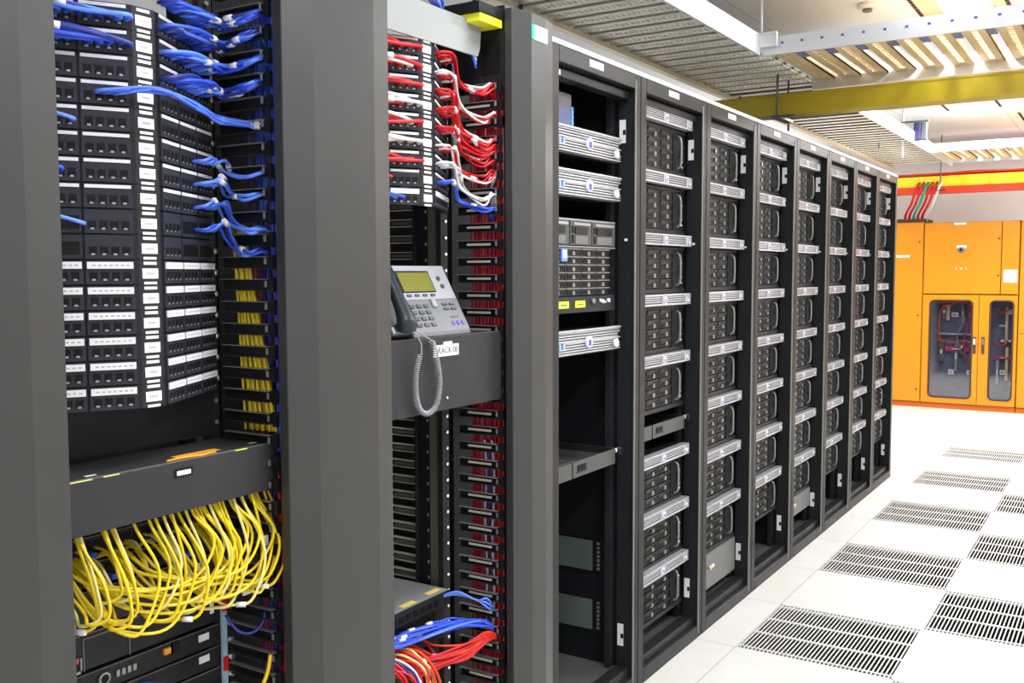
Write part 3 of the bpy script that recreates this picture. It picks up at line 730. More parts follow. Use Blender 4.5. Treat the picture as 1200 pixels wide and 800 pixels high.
# ------------------------------------------------------------------ lower part of rack B
t = thing('network_device', 'grey flat network device with yellow stickers, at bottom of phone rack', 'network device', (0, YB, .600))
b = MB(); b.box(-.50, -.086, -.228, .223, 0, .040, 'device_top'); b.box(-.086, -.080, -.24, .225, 0, .038, 'frame'); b.obj('housing', t, bevel=.0015)
for y in (.035, .150):
    b = MB(); b.box(-.118 if y > .1 else -.112, -.096 if y > .1 else -.090, y, y+.060, .040, .0406, 'amber'); b.box(-.116 if y > .1 else -.110, -.098 if y > .1 else -.092, y+.004, y+.056, .0406, .0408, 'paleyellow'); b.obj('yellow_sticker', t)
b = MB()
for i in range(12): b.box(-.080, -.0795, -.18+i*.03, -.158+i*.03, .010, .026, 'hole')
b.obj('port_row', t)
for zz, hh in ((.548, .044), (.500, .044)):
    t = thing('network_switch', 'dark switch hidden behind blue cords, below the grey device' if zz > .52 else 'dark switch hidden behind red cords, below the grey device', 'network switch', (0, YB, zz))
    b = MB(); b.box(-.4, -.104, -.23, .23, 0, hh, 'inner'); b.obj('chassis', t)
    b = MB()
    for i in range(20): b.box(-.104, -.1035, -.215+i*.0205, -.200+i*.0205, .010, .030, 'hole')
    b.obj('port_block', t)
for i in range(18):
    s = -.16+.22*i/18; z = .575-.006*(i % 3)
    e = .585-.030*random.random()
    pts = [(-.10, YB+s, z), (-.075, YB+s+.01, z+.008), (-.03+jit(.01), YB+s+.08, .592+jit(.008)), (.01+jit(.01), YB+.17, .578+jit(.012)), (.03+jit(.01), YB+.245, .556+jit(.010)), (.02, YB+.285, e-.05)]
    cord(pts, .0031, random.choice(['blue', 'blue_light', 'blue', 'blue']), 'blue cord in the low bunch under the grey device', 'blue cords under the grey device', tagat=random.choice([None, .35, .28]))
for i in range(3):
    cord([(-.09, YB+.19, .625), (-.05, YB+.215, .632+.004*i), (.0, YB+.235, .62), (.025, YB+.25, .600+.012*i), (.03, YB+.285, .575)], .003, 'blue_light', 'pale blue cord looping at right end of the grey device', 'cords at right end of grey device')
for i in range(26):
    s = -.18+.26*i/26; z = .535-.006*(i % 4)
    dip = .035*random.random()
    z += .012; pts = [(-.10, YB+s, z), (-.06, YB+s+.01, z+.004), (-.01+jit(.012), YB+s*.5+.05, z-.004-dip), (.03+jit(.01), YB+.14, .538-dip*1.2+jit(.006)), (.045+jit(.008), YB+.215, .545-dip*.8), (.045, YB+.255, .530-dip*.4), (.03, YB+.29, .49)]
    cord(pts, .0032, random.choice(['red', 'red', 'redorange']), 'red cord in the thick low bunch under the blue ones', 'red cords under the blue bunch', tagat=random.choice([None, None, .35]))
for i in range(20):
    s = -.17+.12*i/20
    m = random.choice(['red', 'red', 'redorange', 'navy', 'cordwhite', 'red', 'paleyellow'])
    pts = [(-.10, YB+s+.02, .53-.003*(i % 4)), (-.03, YB+s+.03+jit(.01), .560+jit(.01)), (.03+jit(.01), YB+s+.045+jit(.012), .535+jit(.01)), (.045+jit(.01), YB+s+.06+jit(.01), .46), (.04+jit(.01), YB+s+.04, .38), (.02, YB+s, .32)]
    cord(pts, .0032, m, 'cord of the mixed bundle falling at the left below the grey device', 'mixed cords falling at left')
# blue cords atop rack B
for i in range(7):
    cord([(-.02+jit(.02), 1.75+.02*i, 2.165+jit(.005)), (.0+jit(.01), 1.84+.015*i, 2.19+jit(.015)), (.01, 1.93+.008*i, 2.165+jit(.015)), (-.02, 1.99+.006*i, 2.150)], .004, random.choice(['blue', 'navy', 'blue_light']), 'blue cord in the bundle lying on top of the pale plate', 'blue cords on top of the pale plate')
for i in range(3):
    cord([(-.06, 2.02+.012*i, 2.142), (-.02, 2.075+.010*i, 2.125), (.0, 2.11+.006*i, 2.08), (.01, 2.13, 2.03+.01*i)], .003, ['blue', 'blue_light', 'cordwhite'][i], ['deep blue', 'light blue', 'white'][i]+' cord falling past right end of the pale plate')

# ------------------------------------------------------------------ phone
t = thing('desk_phone', 'silver-grey desk phone with olive screen and dark handset, on the cable guide', 'phone', (0, 1.80, 1.3485))
# face plane: bottom (x=.052,z=.012) top (x=-.040,z=.175)
F0 = Vector((.050, 0, .012)); FV = Vector((-.088, 0, .160)); FN = Vector((.160, 0, .088)).normalized()
def face_pt(y, v, o=0.): return Vector((F0.x, y, F0.z)) + FV*v + FN*o
def fbox(b, y0, y1, v0, v1, o0, o1, m, sk=0.):
    P = lambda y, v, o: face_pt(y + sk*v, v, o)
    b.hexa([P(y0,v0,o0), P(y0,v0,o1), P(y1,v0,o1), P(y1,v0,o0), P(y0,v1,o0), P(y0,v1,o1), P(y1,v1,o1), P(y1,v1,o0)], m)
b = MB(); fbox(b, .0, .240, 0, 1, -.022, 0, 'phone'); b.prism([(.050, 0), (.055, .0), (.052, .012), (-.030, .160), (-.060, .150), (-.030, 0)], .004, .236, 'phone', 'xz'); b.obj('body', t, bevel=.004)
b = MB(); fbox(b, .008, .232, .47, .985, 0, .003, 'phone_light'); b.obj('upper_fascia', t, bevel=.001)
b = MB(); fbox(b, .028, .160, .575, .90, .003, .0042, 'hole'); fbox(b, .034, .156, .590, .875, .0042, .0048, 'lcd'); b.obj('screen', t)
for i in range(4):
    b = MB(); fbox(b, .038+i*.031, .054+i*.031, .515, .545, .003, .006, 'key'); b.obj('soft_key', t)
for i in range(2):
    b = MB(); p = face_pt(.190+.004*i, .78-.12*i); b.cyl(p+FN*.003, p+FN*.007, .006, 'key', 10); b.obj('line_key', t)
for r in range(4):
    for c in range(3):
        b = MB(); fbox(b, .030+c*.028, .048+c*.028, .070+r*.092, .125+r*.092, 0, .005, 'key'); b.obj('number_key', t, bevel=.0015)
b = MB(); fbox(b, .120, .136, .34, .47, 0, .008, 'phone_light'); b.obj('navigation_key', t, bevel=.003)
for r in range(2):
    for c in range(2):
        b = MB(); fbox(b, .162+c*.030, .182+c*.030, .30+r*.07, .335+r*.07, 0, .005, 'key'); b.obj('function_key', t, bevel=.001)
b = MB(); fbox(b, .176, .206, .185, .205, 0, .003, 'key'); b.obj('volume_key', t)
for c in range(3):
    b = MB(); p = face_pt(.176+c*.020, .10); b.cyl(p, p+FN*.004, .006, 'emblem', 10); b.obj('round_key', t)
b = MB(); P = [face_pt(-.034, .03, .008), face_pt(-.034, .10, .024), face_pt(-.034, .30, .028), face_pt(-.034, .55, .028), face_pt(-.034, .82, .027), face_pt(-.034, .96, .018), face_pt(-.034, 1.01, .006)]
PS = smooth(P, 5); N = len(PS)
# flattened handset: two stacked tubes side by side
k = b.mi('handset'); base = len(b.v); ns = 12
for i, p in enumerate(PS):
    t_ = (PS[min(i+1, N-1)]-PS[max(i-1, 0)]).normalized(); a = Vector((0,1,0)); c = a.cross(t_).normalized()
    f = i/(N-1); wy = .024+.006*math.cos(2*PI*f); wz = .012+.008*abs(math.cos(PI*f))**3
    if i in (0, N-1): wy *= .7; wz *= .6
    for q in range(ns):
        w = 2*PI*q/ns; ex = lambda v: math.copysign(abs(v)**.7, v)
        b.v.append(tuple(p + a*(wy*ex(math.cos(w))) + c*(wz*ex(math.sin(w)))))
for i in range(N-1):
    for q in range(ns):
        w = (q+1) % ns; b.f.append((base+i*ns+q, base+i*ns+w, base+(i+1)*ns+w, base+(i+1)*ns+q)); b.m.append(k); b.sm.append(True)
b.f.append(tuple(base+q for q in range(ns-1, -1, -1))); b.f.append(tuple(base+(N-1)*ns+q for q in range(ns))); b.m += [k, k]; b.sm += [True, True]
b.obj('handset', t)
b = MB(); fbox(b, -.070, .0, 0, .97, -.022, -.004, 'phone'); fbox(b, -.070, .0, .0, .10, -.004, .006, 'phone_light'); b.obj('cradle', t, bevel=.003)
# coiled cord
cc = smooth([(.064, 1.756, 1.372), (.078, 1.781, 1.362), (.082, 1.794, 1.335), (.078, 1.778, 1.27), (.078, 1.778, 1.215), (.078, 1.794, 1.182), (.078, 1.824, 1.172), (.078, 1.856, 1.190), (.078, 1.869, 1.24), (.078, 1.858, 1.295), (.076, 1.846, 1.335), (.078, 1.816, 1.353), (.070, 1.766, 1.380)], 30)
cum = [0]
for i in range(1, len(cc)): cum.append(cum[-1]+(cc[i]-cc[i-1]).length)
def sample(s):
    import bisect
    i = min(max(bisect.bisect(cum, s), 1), len(cc)-1); f = (s-cum[i-1])/max(cum[i]-cum[i-1], 1e-9); return cc[i-1].lerp(cc[i], f), (cc[i]-cc[i-1]).normalized()
LT = cum[-1]; a0, a1 = .085, LT-.085; turns = int((a1-a0)/.0052); pts = [cc[0]]
s = 0
pts = [sample(LT*.0)[0], sample(.03)[0], sample(.06)[0]]
steps = turns*8
for i in range(steps+1):
    s = a0+(a1-a0)*i/steps; p, d = sample(s); n1 = Vector((1,0,0)); n2 = d.cross(n1).normalized(); w = 2*PI*i/8
    pts.append(p + n1*(.0058*math.cos(w)) + n2*(.0058*math.sin(w)))
pts += [sample(LT-.06)[0], sample(LT-.03)[0], cc[-1]]
b = MB(); b.tube(pts, .0017, 'phone_light', 5); o = b.obj('coiled_cord'); o.parent = t; o.location = (0, -1.80, -1.3485)

# ------------------------------------------------------------------ orange switchgear
YC = 11.57
def cab(x0, x1, label):
    t = thing('electrical_cabinet', label, 'electrical cabinet', (x0, YC, 0)); return t
def slab(t, name, x0, x1, z0, z1, m='orange', y0=-.02, y1=0, bev=.004): b = MB(); b.box(x0, x1, y0, y1, z0, z1, m); return b.obj(name, t, bevel=bev)
t = cab(-1.35, -.51, 'orange cabinet partly behind the last black rack, no window')
slab(t, 'body', 0, .842, .06, 2.045, 'orange', .004, .6); slab(t, 'plinth', 0, .845, 0, .058, 'orange_dark', .01, .6)
slab(t, 'door', .43, .835, .065, 2.04)
slab(t, 'door', .01, .425, .065, 2.04)
for z in (1.83, 1.02, .2):
    b = MB(); b.cyl((.80, -.02, z), (.80, -.028, z), .010, 'gasket', 10); b.obj('lock', t)
b = MB(); b.box(.56, .70, -.022, -.0201, 1.66, 1.685, 'white'); b.obj('name_plate', t)
b = MB(); b.box(.55, .845, .01, .5, 2.046, 2.085, 'gasket'); b.obj('cable_entry', t)
t = cab(-.505, .435, 'orange cabinet with two glazed doors, centre')
b = MB(); b.box(0, .94, .58, .6, .06, 2.035, 'orange'); b.box(0, .015, .004, .58, .06, 2.035, 'orange'); b.box(.925, .94, .004, .58, .06, 2.035, 'orange'); b.box(0, .94, .004, .58, 2.02, 2.035, 'orange'); b.box(0, .94, .004, .58, .06, .075, 'orange'); b.box(0, .94, .004, .58, 1.235, 1.25, 'orange'); b.obj('body', t)
slab(t, 'plinth', 0, .94, 0, .058, 'orange_dark', .01, .6)
slab(t, 'upper_door', .006, .765, 1.262, 2.03); slab(t, 'upper_panel', .772, .936, 1.262, 2.03)
b = MB(); b.box(.30, .42, -.0225, -.0201, 2.005, 2.028, 'white'); b.obj('name_plate', t)
b = MB(); b.box(.33, .43, -.024, -.0201, 1.755, 1.785, 'white'); b.cyl((.378, -.020, 1.735), (.378, -.040, 1.735), .032, 'greybox', 16); b.cyl((.378, -.04, 1.735), (.378, -.055, 1.735), .014, 'hole', 12); b.obj('rotary_switch', t)
b = MB(); b.box(.325, .435, -.0215, -.0201, 1.525, 1.545, 'peach'); b.box(.335, .37, -.022, -.0201, 1.528, 1.542, 'redorange'); b.box(.39, .425, -.022, -.0201, 1.528, 1.542, 'redorange'); b.obj('warning_label', t)
for z in (1.85, 1.46):
    b = MB(); b.cyl((.745, -.02, z), (.745, -.028, z), .011, 'gasket', 10); b.obj('lock', t)
b = MB(); b.box(.795, .925, -.0225, -.0201, 1.385, 1.52, 'white'); b.box(.82, .90, -.0228, -.0224, 1.42, 1.49, 'emblem_pale'); b.obj('notice', t)
def rounded(x0, x1, z0, z1, r, n=5):
    P = []
    for cx, cz, a in ((x1-r, z1-r, 0), (x0+r, z1-r, 90), (x0+r, z0+r, 180), (x1-r, z0+r, 270)):
        for i in range(n+1): w = math.radians(a+90*i/n); P.append((cx+r*math.cos(w), cz+r*math.sin(w)))
    return P
def glazed(t, x0, x1, wx0, wx1, hx, zz0=.066, zz1=1.250, wz0=.130, wz1=1.190):
    # door with an opening: ring of quads between outer rectangle and rounded window
    inn = rounded(wx0, wx1, wz0, wz1, .045); n = len(inn)
    def outer(p):
        cx, cz = (wx0+wx1)/2, (wz0+wz1)/2; dx, dz = p[0]-cx, p[1]-cz
        sx = ((x1 if dx > 0 else x0)-cx)/dx if abs(dx) > 1e-6 else 1e9; sz = ((zz1 if dz > 0 else zz0)-cz)/dz if abs(dz) > 1e-6 else 1e9
        s = min(sx, sz); return (cx+dx*s, cz+dz*s)
    cor = [(x1, zz1), (x0, zz1), (x0, zz0), (x1, zz0)]
    out = []
    for q in range(4):
        P = inn[q*6:q*6+6]; a = (cor[q][0], P[0][1]) if q % 2 == 0 else (P[0][0], cor[q][1]); e = (P[5][0], cor[q][1]) if q % 2 == 0 else (cor[q][0], P[5][1])
        out += [a, a, cor[q], cor[q], e, e]
    b = MB()
    for i in range(n):
        j = (i+1) % n
        a, c, d, e = inn[i], inn[j], out[j], out[i]
        b.face([(a[0], -.02, a[1]), (c[0], -.02, c[1]), (d[0], -.02, d[1]), (e[0], -.02, e[1])], 'orange')
        b.face([(a[0], 0, a[1]), (e[0], 0, e[1]), (d[0], 0, d[1]), (c[0], 0, c[1])], 'orange')
        b.face([(a[0], -.02, a[1]), (a[0], 0, a[1]), (c[0], 0, c[1]), (c[0], -.02, c[1])], 'orange')
        b.face([(e[0], -.02, e[1]), (d[0], -.02, d[1]), (d[0], 0, d[1]), (e[0], 0, e[1])], 'orange')
    dr = b.obj('glazed_door', t)
    b = MB(); P = [(p[0], -.021, p[1]) for p in inn]; b.tube(P+[P[0], P[1]], .010, 'gasket', 6); b.obj('window_gasket', dr)
    b = MB(); b.prism(inn, -.012, -.008, 'glass', 'xz'); b.obj('window_pane', dr)
    b = MB(); b.box(hx-.013, hx+.013, -.034, -.0201, .62, .80, 'gasket'); b.box(hx-.010, hx+.010, -.040, -.034, .72, .78, 'greybox' if hx > .6 else 'white'); b.obj('door_handle', dr)
glazed(t, .004, .566, .080, .505, .535); glazed(t, .572, .936, .680, .900, .618)
b = MB(); b.box(.02, .92, .30, .32, .08, 1.23, 'cabint'); b.obj('mounting_plate', t)
def comp(x, z, w, h, m, d=.06):
    b = MB(); b.box(x, x+w, .30-d, .30, z, z+h, m)
    b.box(x+w*.3, x+w*.7, .30-d-.012, .30-d, z+h*.4, z+h*.6, 'white' if m != 'white' else 'key'); b.obj('breaker', t, bevel=.002)
for x, z, w, h, m in ((.16, .98, .05, .16, 'greybox'), (.21, .96, .03, .18, 'copper'), (.36, .94, .03, .22, 'lever'), (.26, 1.0, .07, .05, 'white'), (.44, 1.0, .06, .05, 'white'), (.12, .80, .36, .02, 'contact'), (.14, .50, .05, .22, 'olive'), (.30, .40, .035, .33, 'lever'), (.35, .60, .05, .14, 'greybox'), (.24, .36, .06, .05, 'white'), (.43, .36, .05, .05, 'white'), (.20, .62, .25, .05, 'magenta'), (.74, .90, .09, .02, 'contact'), (.80, .72, .03, .40, 'copper'), (.83, 1.04, .05, .05, 'white'), (.76, .74, .10, .02, 'white'), (.81, .32, .03, .36, 'peach'), (.72, .28, .03, .26, 'contact'), (.76, .38, .05, .05, 'white'), (.86, .26, .04, .05, 'white'), (.70, .55, .18, .03, 'magenta')):
    comp(x, z, w, h, m)
def ctube(pts, m):
    b = MB(); b.tube(smooth(pts, 5), .008, m, 6); b.obj('wire_loom', t)
ctube([(.30, .25, 1.2), (.28, .22, 1.14), (.18, .22, 1.12), (.14, .22, 1.0), (.15, .22, .7)], 'redorange'); ctube([(.42, .25, 1.2), (.46, .22, 1.1), (.44, .22, .9), (.40, .22, .76), (.42, .22, .5)], 'magenta')
ctube([(.12, .22, .75), (.25, .22, .72), (.4, .22, .74), (.48, .22, .71)], 'redorange'); ctube([(.72, .22, 1.1), (.78, .22, 1.06), (.86, .22, 1.1)], 'redorange'); ctube([(.38, .22, 1.15), (.40, .2, .95), (.33, .2, .8), (.38, .2, .6)], 'lever'); ctube([(.70, .22, .75), (.78, .21, .70), (.84, .22, .75)], 'red')
ctube([(.1, .22, 1.15), (.3, .2, 1.17), (.48, .22, 1.14)], 'redorange')
t = cab(.440, 1.40, 'orange cabinet cut off by right edge of photo')
slab(t, 'body', 0, .96, .06, 2.03, 'orange', .004, .6); slab(t, 'plinth', 0, .96, 0, .058, 'orange_dark', .01, .6); slab(t, 'upper_door', .006, .95, .85, 2.03); slab(t, 'lower_door', .006, .95, .065, .843)

# yellow and orange cable duct above cabinets, with red cables
YD = 11.35
t = thing('cable_duct', 'bright yellow duct running along the wall above the orange cabinets', 'cable duct', (-1.6, YD, 2.395))
b = MB(); b.box(0, 4.4, 0, .006, .015, .125, 'duct_yellow'); b.box(0, 4.4, .006, .24, .015, .021, 'duct_yellow'); b.box(0, 4.4, .24, .246, .015, .125, 'duct_yellow'); b.obj('trough', t)
b = MB(); b.box(0, 4.4, -.012, .25, -.050, .014, 'redorange'); b.obj('support_rail', t)
for x in (1.28, 2.6):
    b = MB(); b.cyl((x, -.02, -.03), (x, -.02, ZC-2.395), .006, 'greybox', 8); b.box(x-.04, x+.05, -.03, -.012, -.035, -.02, 'key'); b.obj('hanger_rod', t)
Lr = 'red cable lying in the yellow duct above the orange cabinets'
for i in range(16):
    y = YD+.02+.013*i; z = 2.525+.014*(i % 3)
    cord([(-1.5+.5*q+jit(.05), y+jit(.01), z+jit(.012)) for q in range(8)], .011, random.choice(['red', 'redorange', 'red']), Lr, 'red cables in the far duct', name='power_cable')
for i in range(6):
    x = -.74+.045*i
    cord([(x+.24, YD+.1, 2.50), (x+.20, YD-.01, 2.44), (x+.17, YD-.01, 2.36), (x+.10, YD+.15, 2.24), (x+.02, YD+.30, 2.14), (x, YD+.34, 2.05)], .014, ['red', 'red', 'green', 'red', 'red', 'cordwhite'][i], ['red', 'red', 'green', 'red', 'red', 'white'][i]+' power cable dropping from duct into the orange cabinet' + ('' if i in (0, 1, 3, 4) else ', single of its colour'), 'red power cables dropping into cabinet' if i in (0, 1, 3, 4) else None, name='power_cable')

# ------------------------------------------------------------------ overhead trays
def slat_along_x(x0, x1, y, z, m, wid=.085):
    b = MB(); b.box(x0, x1, y, y+wid*.30, z, z+.010, m); b.box(x0, x1, y+wid*.70, y+wid, z, z+.010, m)
    n = 22; L = (x1-x0); 
    for i in range(n+1):
        xx = x0+L*i/n; b.box(max(x0, xx-.006), min(x1, xx+.006), y+wid*.30, y+wid*.70, z, z+.008, m)
    b.box(x0, x1, y, y+.004, z, z+.03, m); b.box(x0, x1, y+wid-.004, y+wid, z, z+.03, m)
    return b
TZ = 2.62
t = thing('cable_ladder', 'long overhead cable ladder of perforated slats running above the racks', 'cable ladder', (0, 0, TZ))
b = MB(); b.box(-.81, -.79, 2.2, 11.3, -.01, .10, 'tray_rail'); b.box(-.79, -.77, 2.2, 11.3, -.01, -.005, 'tray_rail'); b.obj('side_rail', t)
b = MB(); b.box(-.215, -.20, 2.2, 5.02, -.005, .10, 'galv_light'); b.box(-.215, -.20, 6.02, 11.3, -.005, .10, 'galv_light'); b.obj('side_rail', t)
S0 = None
for i in range(60):
    if 2.3+.15*i > 6.0:
        if 2.3+.15*i > 11.1: continue
        if 'p' not in FM:
            b = MB(); b.box(-.79, -.215, 0, .075, 0, .008, 'galv'); b.box(-.79, -.215, 0, .004, 0, .03, 'key'); FM['p'] = b.obj('slat', t, (0, 2.3+.15*i, .02))
        else:
            o = FM['p'].copy(); COL.objects.link(o); o.parent = t; o.location = (0, 2.3+.15*i, .02)
        continue
    if S0 is None: S0 = slat_along_x(-.79, -.215, 0, .0, 'galv', .112).obj('slat', t, (0, 2.3, .02))
    else:
        o = S0.copy(); COL.objects.link(o); o.parent = t; o.location = (0, 2.3+.15*i, .02)
for i in range(15):
    x = -.765+.037*i; m = ['key', 'gasket', 'black', 'key', 'amber', 'black', 'key', 'navy', 'black', 'key', 'yellow', 'black', 'gasket', 'key', 'black'][i]
    cord([(x+jit(.008), 2.3+.55*q, TZ+.052+jit(.004)) for q in range(8)], .0175, m, {'amber': 'orange', 'yellow': 'yellow', 'navy': 'navy', }.get(m, 'black')+' power cable lying in the ladder above the nearest racks', 'black cables in the near ladder' if m in ('key', 'gasket', 'black') else None, name='power_cable', k=3)
t2 = thing('cable_ladder', 'overhead cable ladder crossing the aisle, white holed side rail', 'cable ladder', (0, 0, TZ))
b = MB(); b.box(-.20, XR, 5.04, 5.055, -.005, .085, 'galv_light')
for i in range(30): b.box(-.1+i*.10, -.086+i*.10, 5.0385, 5.0402, .045, .055, 'emblem')
b.obj('side_rail', t2)
b = MB(); b.box(-.20, XR, 5.985, 6.0, -.035, .085, 'galv_light'); b.box(-.20, XR, 5.96, 5.985, -.035, -.030, 'galv_light'); b.obj('side_rail', t2)
S1 = None
for i in range(20):
    b = MB(); L = .93
    if S1 is None:
        b.box(0, .036, 0, L, 0, .010, 'slat_tan_reflect'); b.box(.066, .104, 0, L, 0, .010, 'slat_tan_reflect'); b.box(0, .004, 0, L, 0, .03, 'slat_tan_reflect'); b.box(.100, .104, 0, L, 0, .03, 'slat_tan_reflect'); b.box(.106, .144, .09, .25, 0, .012, 'tissue')
        for q in range(15): b.box(.036, .066, .055*q+.0*q+.01, .055*q+.030, 0, .008, 'slat_tan_reflect')
        b.box(.036, .066, .84, L, 0, .008, 'slat_tan_reflect'); S1 = b.obj('slat', t2, (-.17, 5.056, .02))
    else:
        o = S1.copy(); COL.objects.link(o); o.parent = t2; o.location = (-.17+.15*i, 5.056, .02)
t3 = thing('cable_ladder', 'far overhead cable ladder crossing near the orange cabinets', 'cable ladder', (0, 0, TZ))
b = MB(); b.box(-.20, XR, 9.9, 9.915, -.005, .07, 'galv_light'); b.obj('side_rail', t3)
b = MB(); b.box(-.20, XR, 10.985, 11.0, -.005, .07, 'galv_light'); b.obj('side_rail', t3)
for i in range(20):
    o = S1.copy(); COL.objects.link(o); o.parent = t3; o.location = (-.17+.15*i, 9.92, .02); o.scale = (1, 1.14, 1)
# yellow overhead trough
t = thing('cable_trough', 'yellow-olive overhead trough crossing the aisle above the racks', 'cable trough', (0, 5.66, 2.405))
b = MB(); prof = [(0, .118), (.004, .118), (.004, .004), (.150, .004), (.150, .118), (.154, .118), (.154, 0), (0, 0)]
b.prism(prof, -.95, XR, 'trough', 'yz'); b.box(-.95, XR, -.004, 0, .108, .118, 'trough'); b.box(-.95, XR, -.004, 0, .0, .014, 'trough'); b.obj('channel', t)
b = MB(); b.cyl((-.30, -.03, -.012), (-.30, -.03, .225), .007, 'greybox', 8); b.cyl((-.30, .18, -.012), (-.30, .18, .225), .007, 'greybox', 8); b.obj('hanger_rod', t)
b = MB(); b.box(-.325, -.275, -.05, .20, -.022, -.006, 'key'); b.box(-.32, -.20, -.045, -.02, -.018, -.008, 'key'); b.obj('clamp', t)
# struts and white rods
t = thing('ceiling_hanger', 'white threaded rod and bracket at the ladder junction', 'hanger', (-.20, 5.03, TZ))
b = MB(); b.cyl((0, 0, .02), (0, 0, ZC-TZ), .007, 'white', 8); b.obj('rod', t)
b = MB(); b.box(-.12, .09, -.03, -.008, .03, .10, 'galv_light'); b.cyl((-.02, -.03, .05), (-.02, -.045, .05), .012, 'greybox', 8); b.box(-.12, .09, -.045, -.03, .092, .10, 'galv_light'); b.obj('bracket', t)
for x, y, lab in ((-.78, 3.62, 'short dark rod under near ladder, between nearest racks'), (-.78, 3.27, 'dark rod under the ladder rail above the nearest rack'), (-.74, 6.25, 'dark rod behind the far racks rising to the ladder'), (-.74, 7.3, 'dark rod behind last racks rising to the ladder')):
    b = MB(); b.cyl((0, 0, 2.18), (0, 0, TZ+.02), .008, 'key', 8); tag(b.obj('support_rod', loc=(x, y, 0)), lab, 'rod')
for i in range(3):
    b = MB()
    b.tube(smooth([(-.72, 6.6, 2.20+.0*i), (-.60, 7.0+i*.1, 2.235), (-.60, 7.5, 2.25-.01*i), (-.65, 8.0+i*.1, 2.22)], 5), .012, 'red', 6)
    tag(b.obj('power_cable'), 'red cable lying on top of the far racks', 'cable', 'red cables on top of far racks')
# hanging slings
t = thing('strap_rail', 'dark rail with navy straps hanging from the far ceiling', 'strap rail', (0, 9.2, 2.60))
b = MB(); b.box(-.58, -.09, -.01, .01, .20, .215, 'key'); b.obj('bar', t)
b = MB(); b.box(-.21, -.15, -.02, .02, .04, .20, 'strap'); b.box(-.15, -.10, -.02, .02, .04, .20, 'key'); b.obj('hanging_strap', t, bevel=.01)
b = MB(); b.box(-.43, -.41, -.01, .01, .12, .20, 'key'); b.box(-.395, -.38, -.01, .01, .10, .19, 'key'); b.obj('hook', t)
b = MB(); b.cyl((-.50, 0, .0), (-.50, 0, ZC-2.60), .006, 'greybox', 8); b.cyl((-.30, 0, -.1), (-.30, 0, ZC-2.60), .010, 'white', 8); b.obj('rod', t)
# ceiling fittings
def fixture(x0, x1, y0, y1, label):
    t = thing('ceiling_light', label, 'ceiling light', ((x0+x1)/2, (y0+y1)/2, ZC)); w, l = (x1-x0)/2, (y1-y0)/2
    b = MB(); b.box(-w, w, -l, -l+.02, -.03, 0, 'white'); b.box(-w, w, l-.02, l, -.03, 0, 'white'); b.box(-w, -w+.02, -l, l, -.03, 0, 'white'); b.box(w-.02, w, -l, l, -.03, 0, 'white'); b.obj('frame', t)
    b = MB(); b.box(-w+.02, w-.02, -l+.02, l-.02, -.010, -.004, 'diffuser'); b.obj('diffuser', t)
    b = MB()
    for i in range(1, 12): yy = -l+2*l*i/12; b.box(-w+.02, w-.02, yy-.002, yy+.002, -.028, -.012, 'galv_light')
    b.obj('louver', t)
    return t
fixture(.53, .77, 4.9, 6.06, 'white louvred ceiling light at top right of photo')
fixture(.09, .35, 8.75, 9.75, 'white louvred ceiling light seen under the yellow trough')
fixture(1.20, 1.44, 8.75, 9.75, 'white louvred ceiling light right of far ceiling slots')
fixture(1.7, 1.94, 4.9, 6.06, 'white louvred ceiling light over the aisle, outside the photo to the right')
fixture(.53, .77, 1.2, 2.4, 'white louvred ceiling light above the camera side of aisle')
for x, y0, y1, lab in ((.40, 5.0, 6.15, 'dark slotted ceiling diffuser left of the top right light'), (.84, 5.0, 6.2, 'dark slotted ceiling diffuser right of the top right light'), (.0, 8.75, 9.65, 'dark ceiling slot left under the yellow trough'), (.42, 8.7, 9.7, 'dark ceiling slot, middle one under the yellow trough'), (.52, 10.1, 10.95, 'dark ceiling slot farthest right')):
    b = MB(); b.box(x-.012, x+.012, y0, y1, ZC-.006, ZC, 'peach')
    n = int((y1-y0)/.06)
    for i in range(n): b.box(x-.010, x+.010, y0+.06*i+.004, y0+.06*i+.054, ZC-.0075, ZC-.006, 'hole')
    tag(b.obj('ceiling_slot_diffuser'), lab, 'air diffuser')
for x0, x1, lab in ((.42, .52, 'peach ceiling strip left of the top right light'), (.78, .83, 'peach ceiling strip right of the top right light')):
    b = MB(); b.box(x0, x1, 4.9, 6.15, ZC-.005, ZC, 'peach'); tag(b.obj('ceiling_strip'), lab, 'ceiling panel')
b = MB(); b.cyl((.196, 5.60, ZC), (.196, 5.60, ZC-.03), .05, 'white', 20); b.cyl((.196, 5.60, ZC-.03), (.196, 5.60, ZC-.045), .025, 'greybox', 14); tag(b.obj('smoke_detector'), 'small white smoke detector on the ceiling', 'smoke detector')

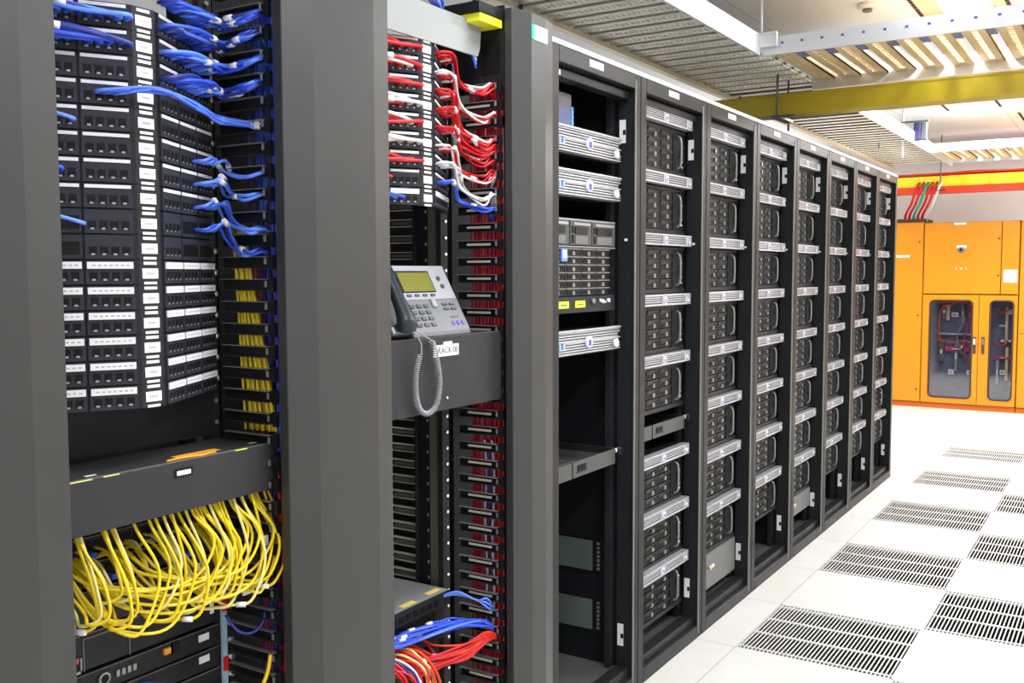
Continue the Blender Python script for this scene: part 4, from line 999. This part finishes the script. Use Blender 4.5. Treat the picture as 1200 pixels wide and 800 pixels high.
# ------------------------------------------------------------------ light
def area(name, loc, sx, sy, power, rot=(0,0,0), col=(.975, .988, 1)):
    l = bpy.data.lights.new(name, 'AREA'); l.shape = 'RECTANGLE'; l.size = sx; l.size_y = sy; l.energy = power; l.color = col
    o = bpy.data.objects.new(name, l); o.location = loc; o.rotation_euler = rot; COL.objects.link(o); return o
for i, (x, y, p) in enumerate(((.65, 5.48, 28), (.22, 9.25, 110), (1.32, 9.25, 85), (1.82, 5.0, 80), (.65, 1.8, 34), (1.9, 2.0, 60), (1.9, -.3, 30), (2.3, 7.0, 50), (1.3, 10.9, 70))):  # last lamp has no fixture, added to brighten the wall above the cabinets
    area('ceiling_and_fill_lamp', (x, y, ZC-.035), .24, 1.1, p)
for y, p in ((3.0, 35), (6.5, 50), (9.8, 50)):
    area('rear_aisle_lamp', (-2.2, y, ZC-.03), .3, 1.2, p)
w = bpy.data.worlds.new('world'); SC.world = w; w.use_nodes = True
w.node_tree.nodes['Background'].inputs[0].default_value = (.9, .93, 1, 1); w.node_tree.nodes['Background'].inputs[1].default_value = .3

# ------------------------------------------------------------------ camera
f, yaw, pitch, roll, cx, h = 1147.3, .5666, .0697, -.0031, 1.4722, 1.5005
fw = Vector((-math.sin(yaw)*math.cos(pitch), math.cos(yaw)*math.cos(pitch), -math.sin(pitch)))
rt = Vector((math.cos(yaw), math.sin(yaw), 0)); up = rt.cross(fw)
r2 = rt*math.cos(roll)+up*math.sin(roll); u2 = -rt*math.sin(roll)+up*math.cos(roll)
cam = bpy.data.cameras.new('camera'); cam.sensor_width = 36; cam.lens = f*36/1200; cam.clip_start = .05
co = bpy.data.objects.new('camera', cam); COL.objects.link(co)
M = Matrix((r2, u2, -fw)).transposed().to_4x4(); M.translation = Vector((cx, 0, h)); co.matrix_world = M
SC.camera = co
SC.view_settings.view_transform = 'Standard'; SC.view_settings.look = 'None'; SC.view_settings.gamma = 1; SC.view_settings.use_curve_mapping = False
SC.view_settings.exposure = -0.2
SC.cycles.use_denoising = True
SC.cycles.max_bounces = 8
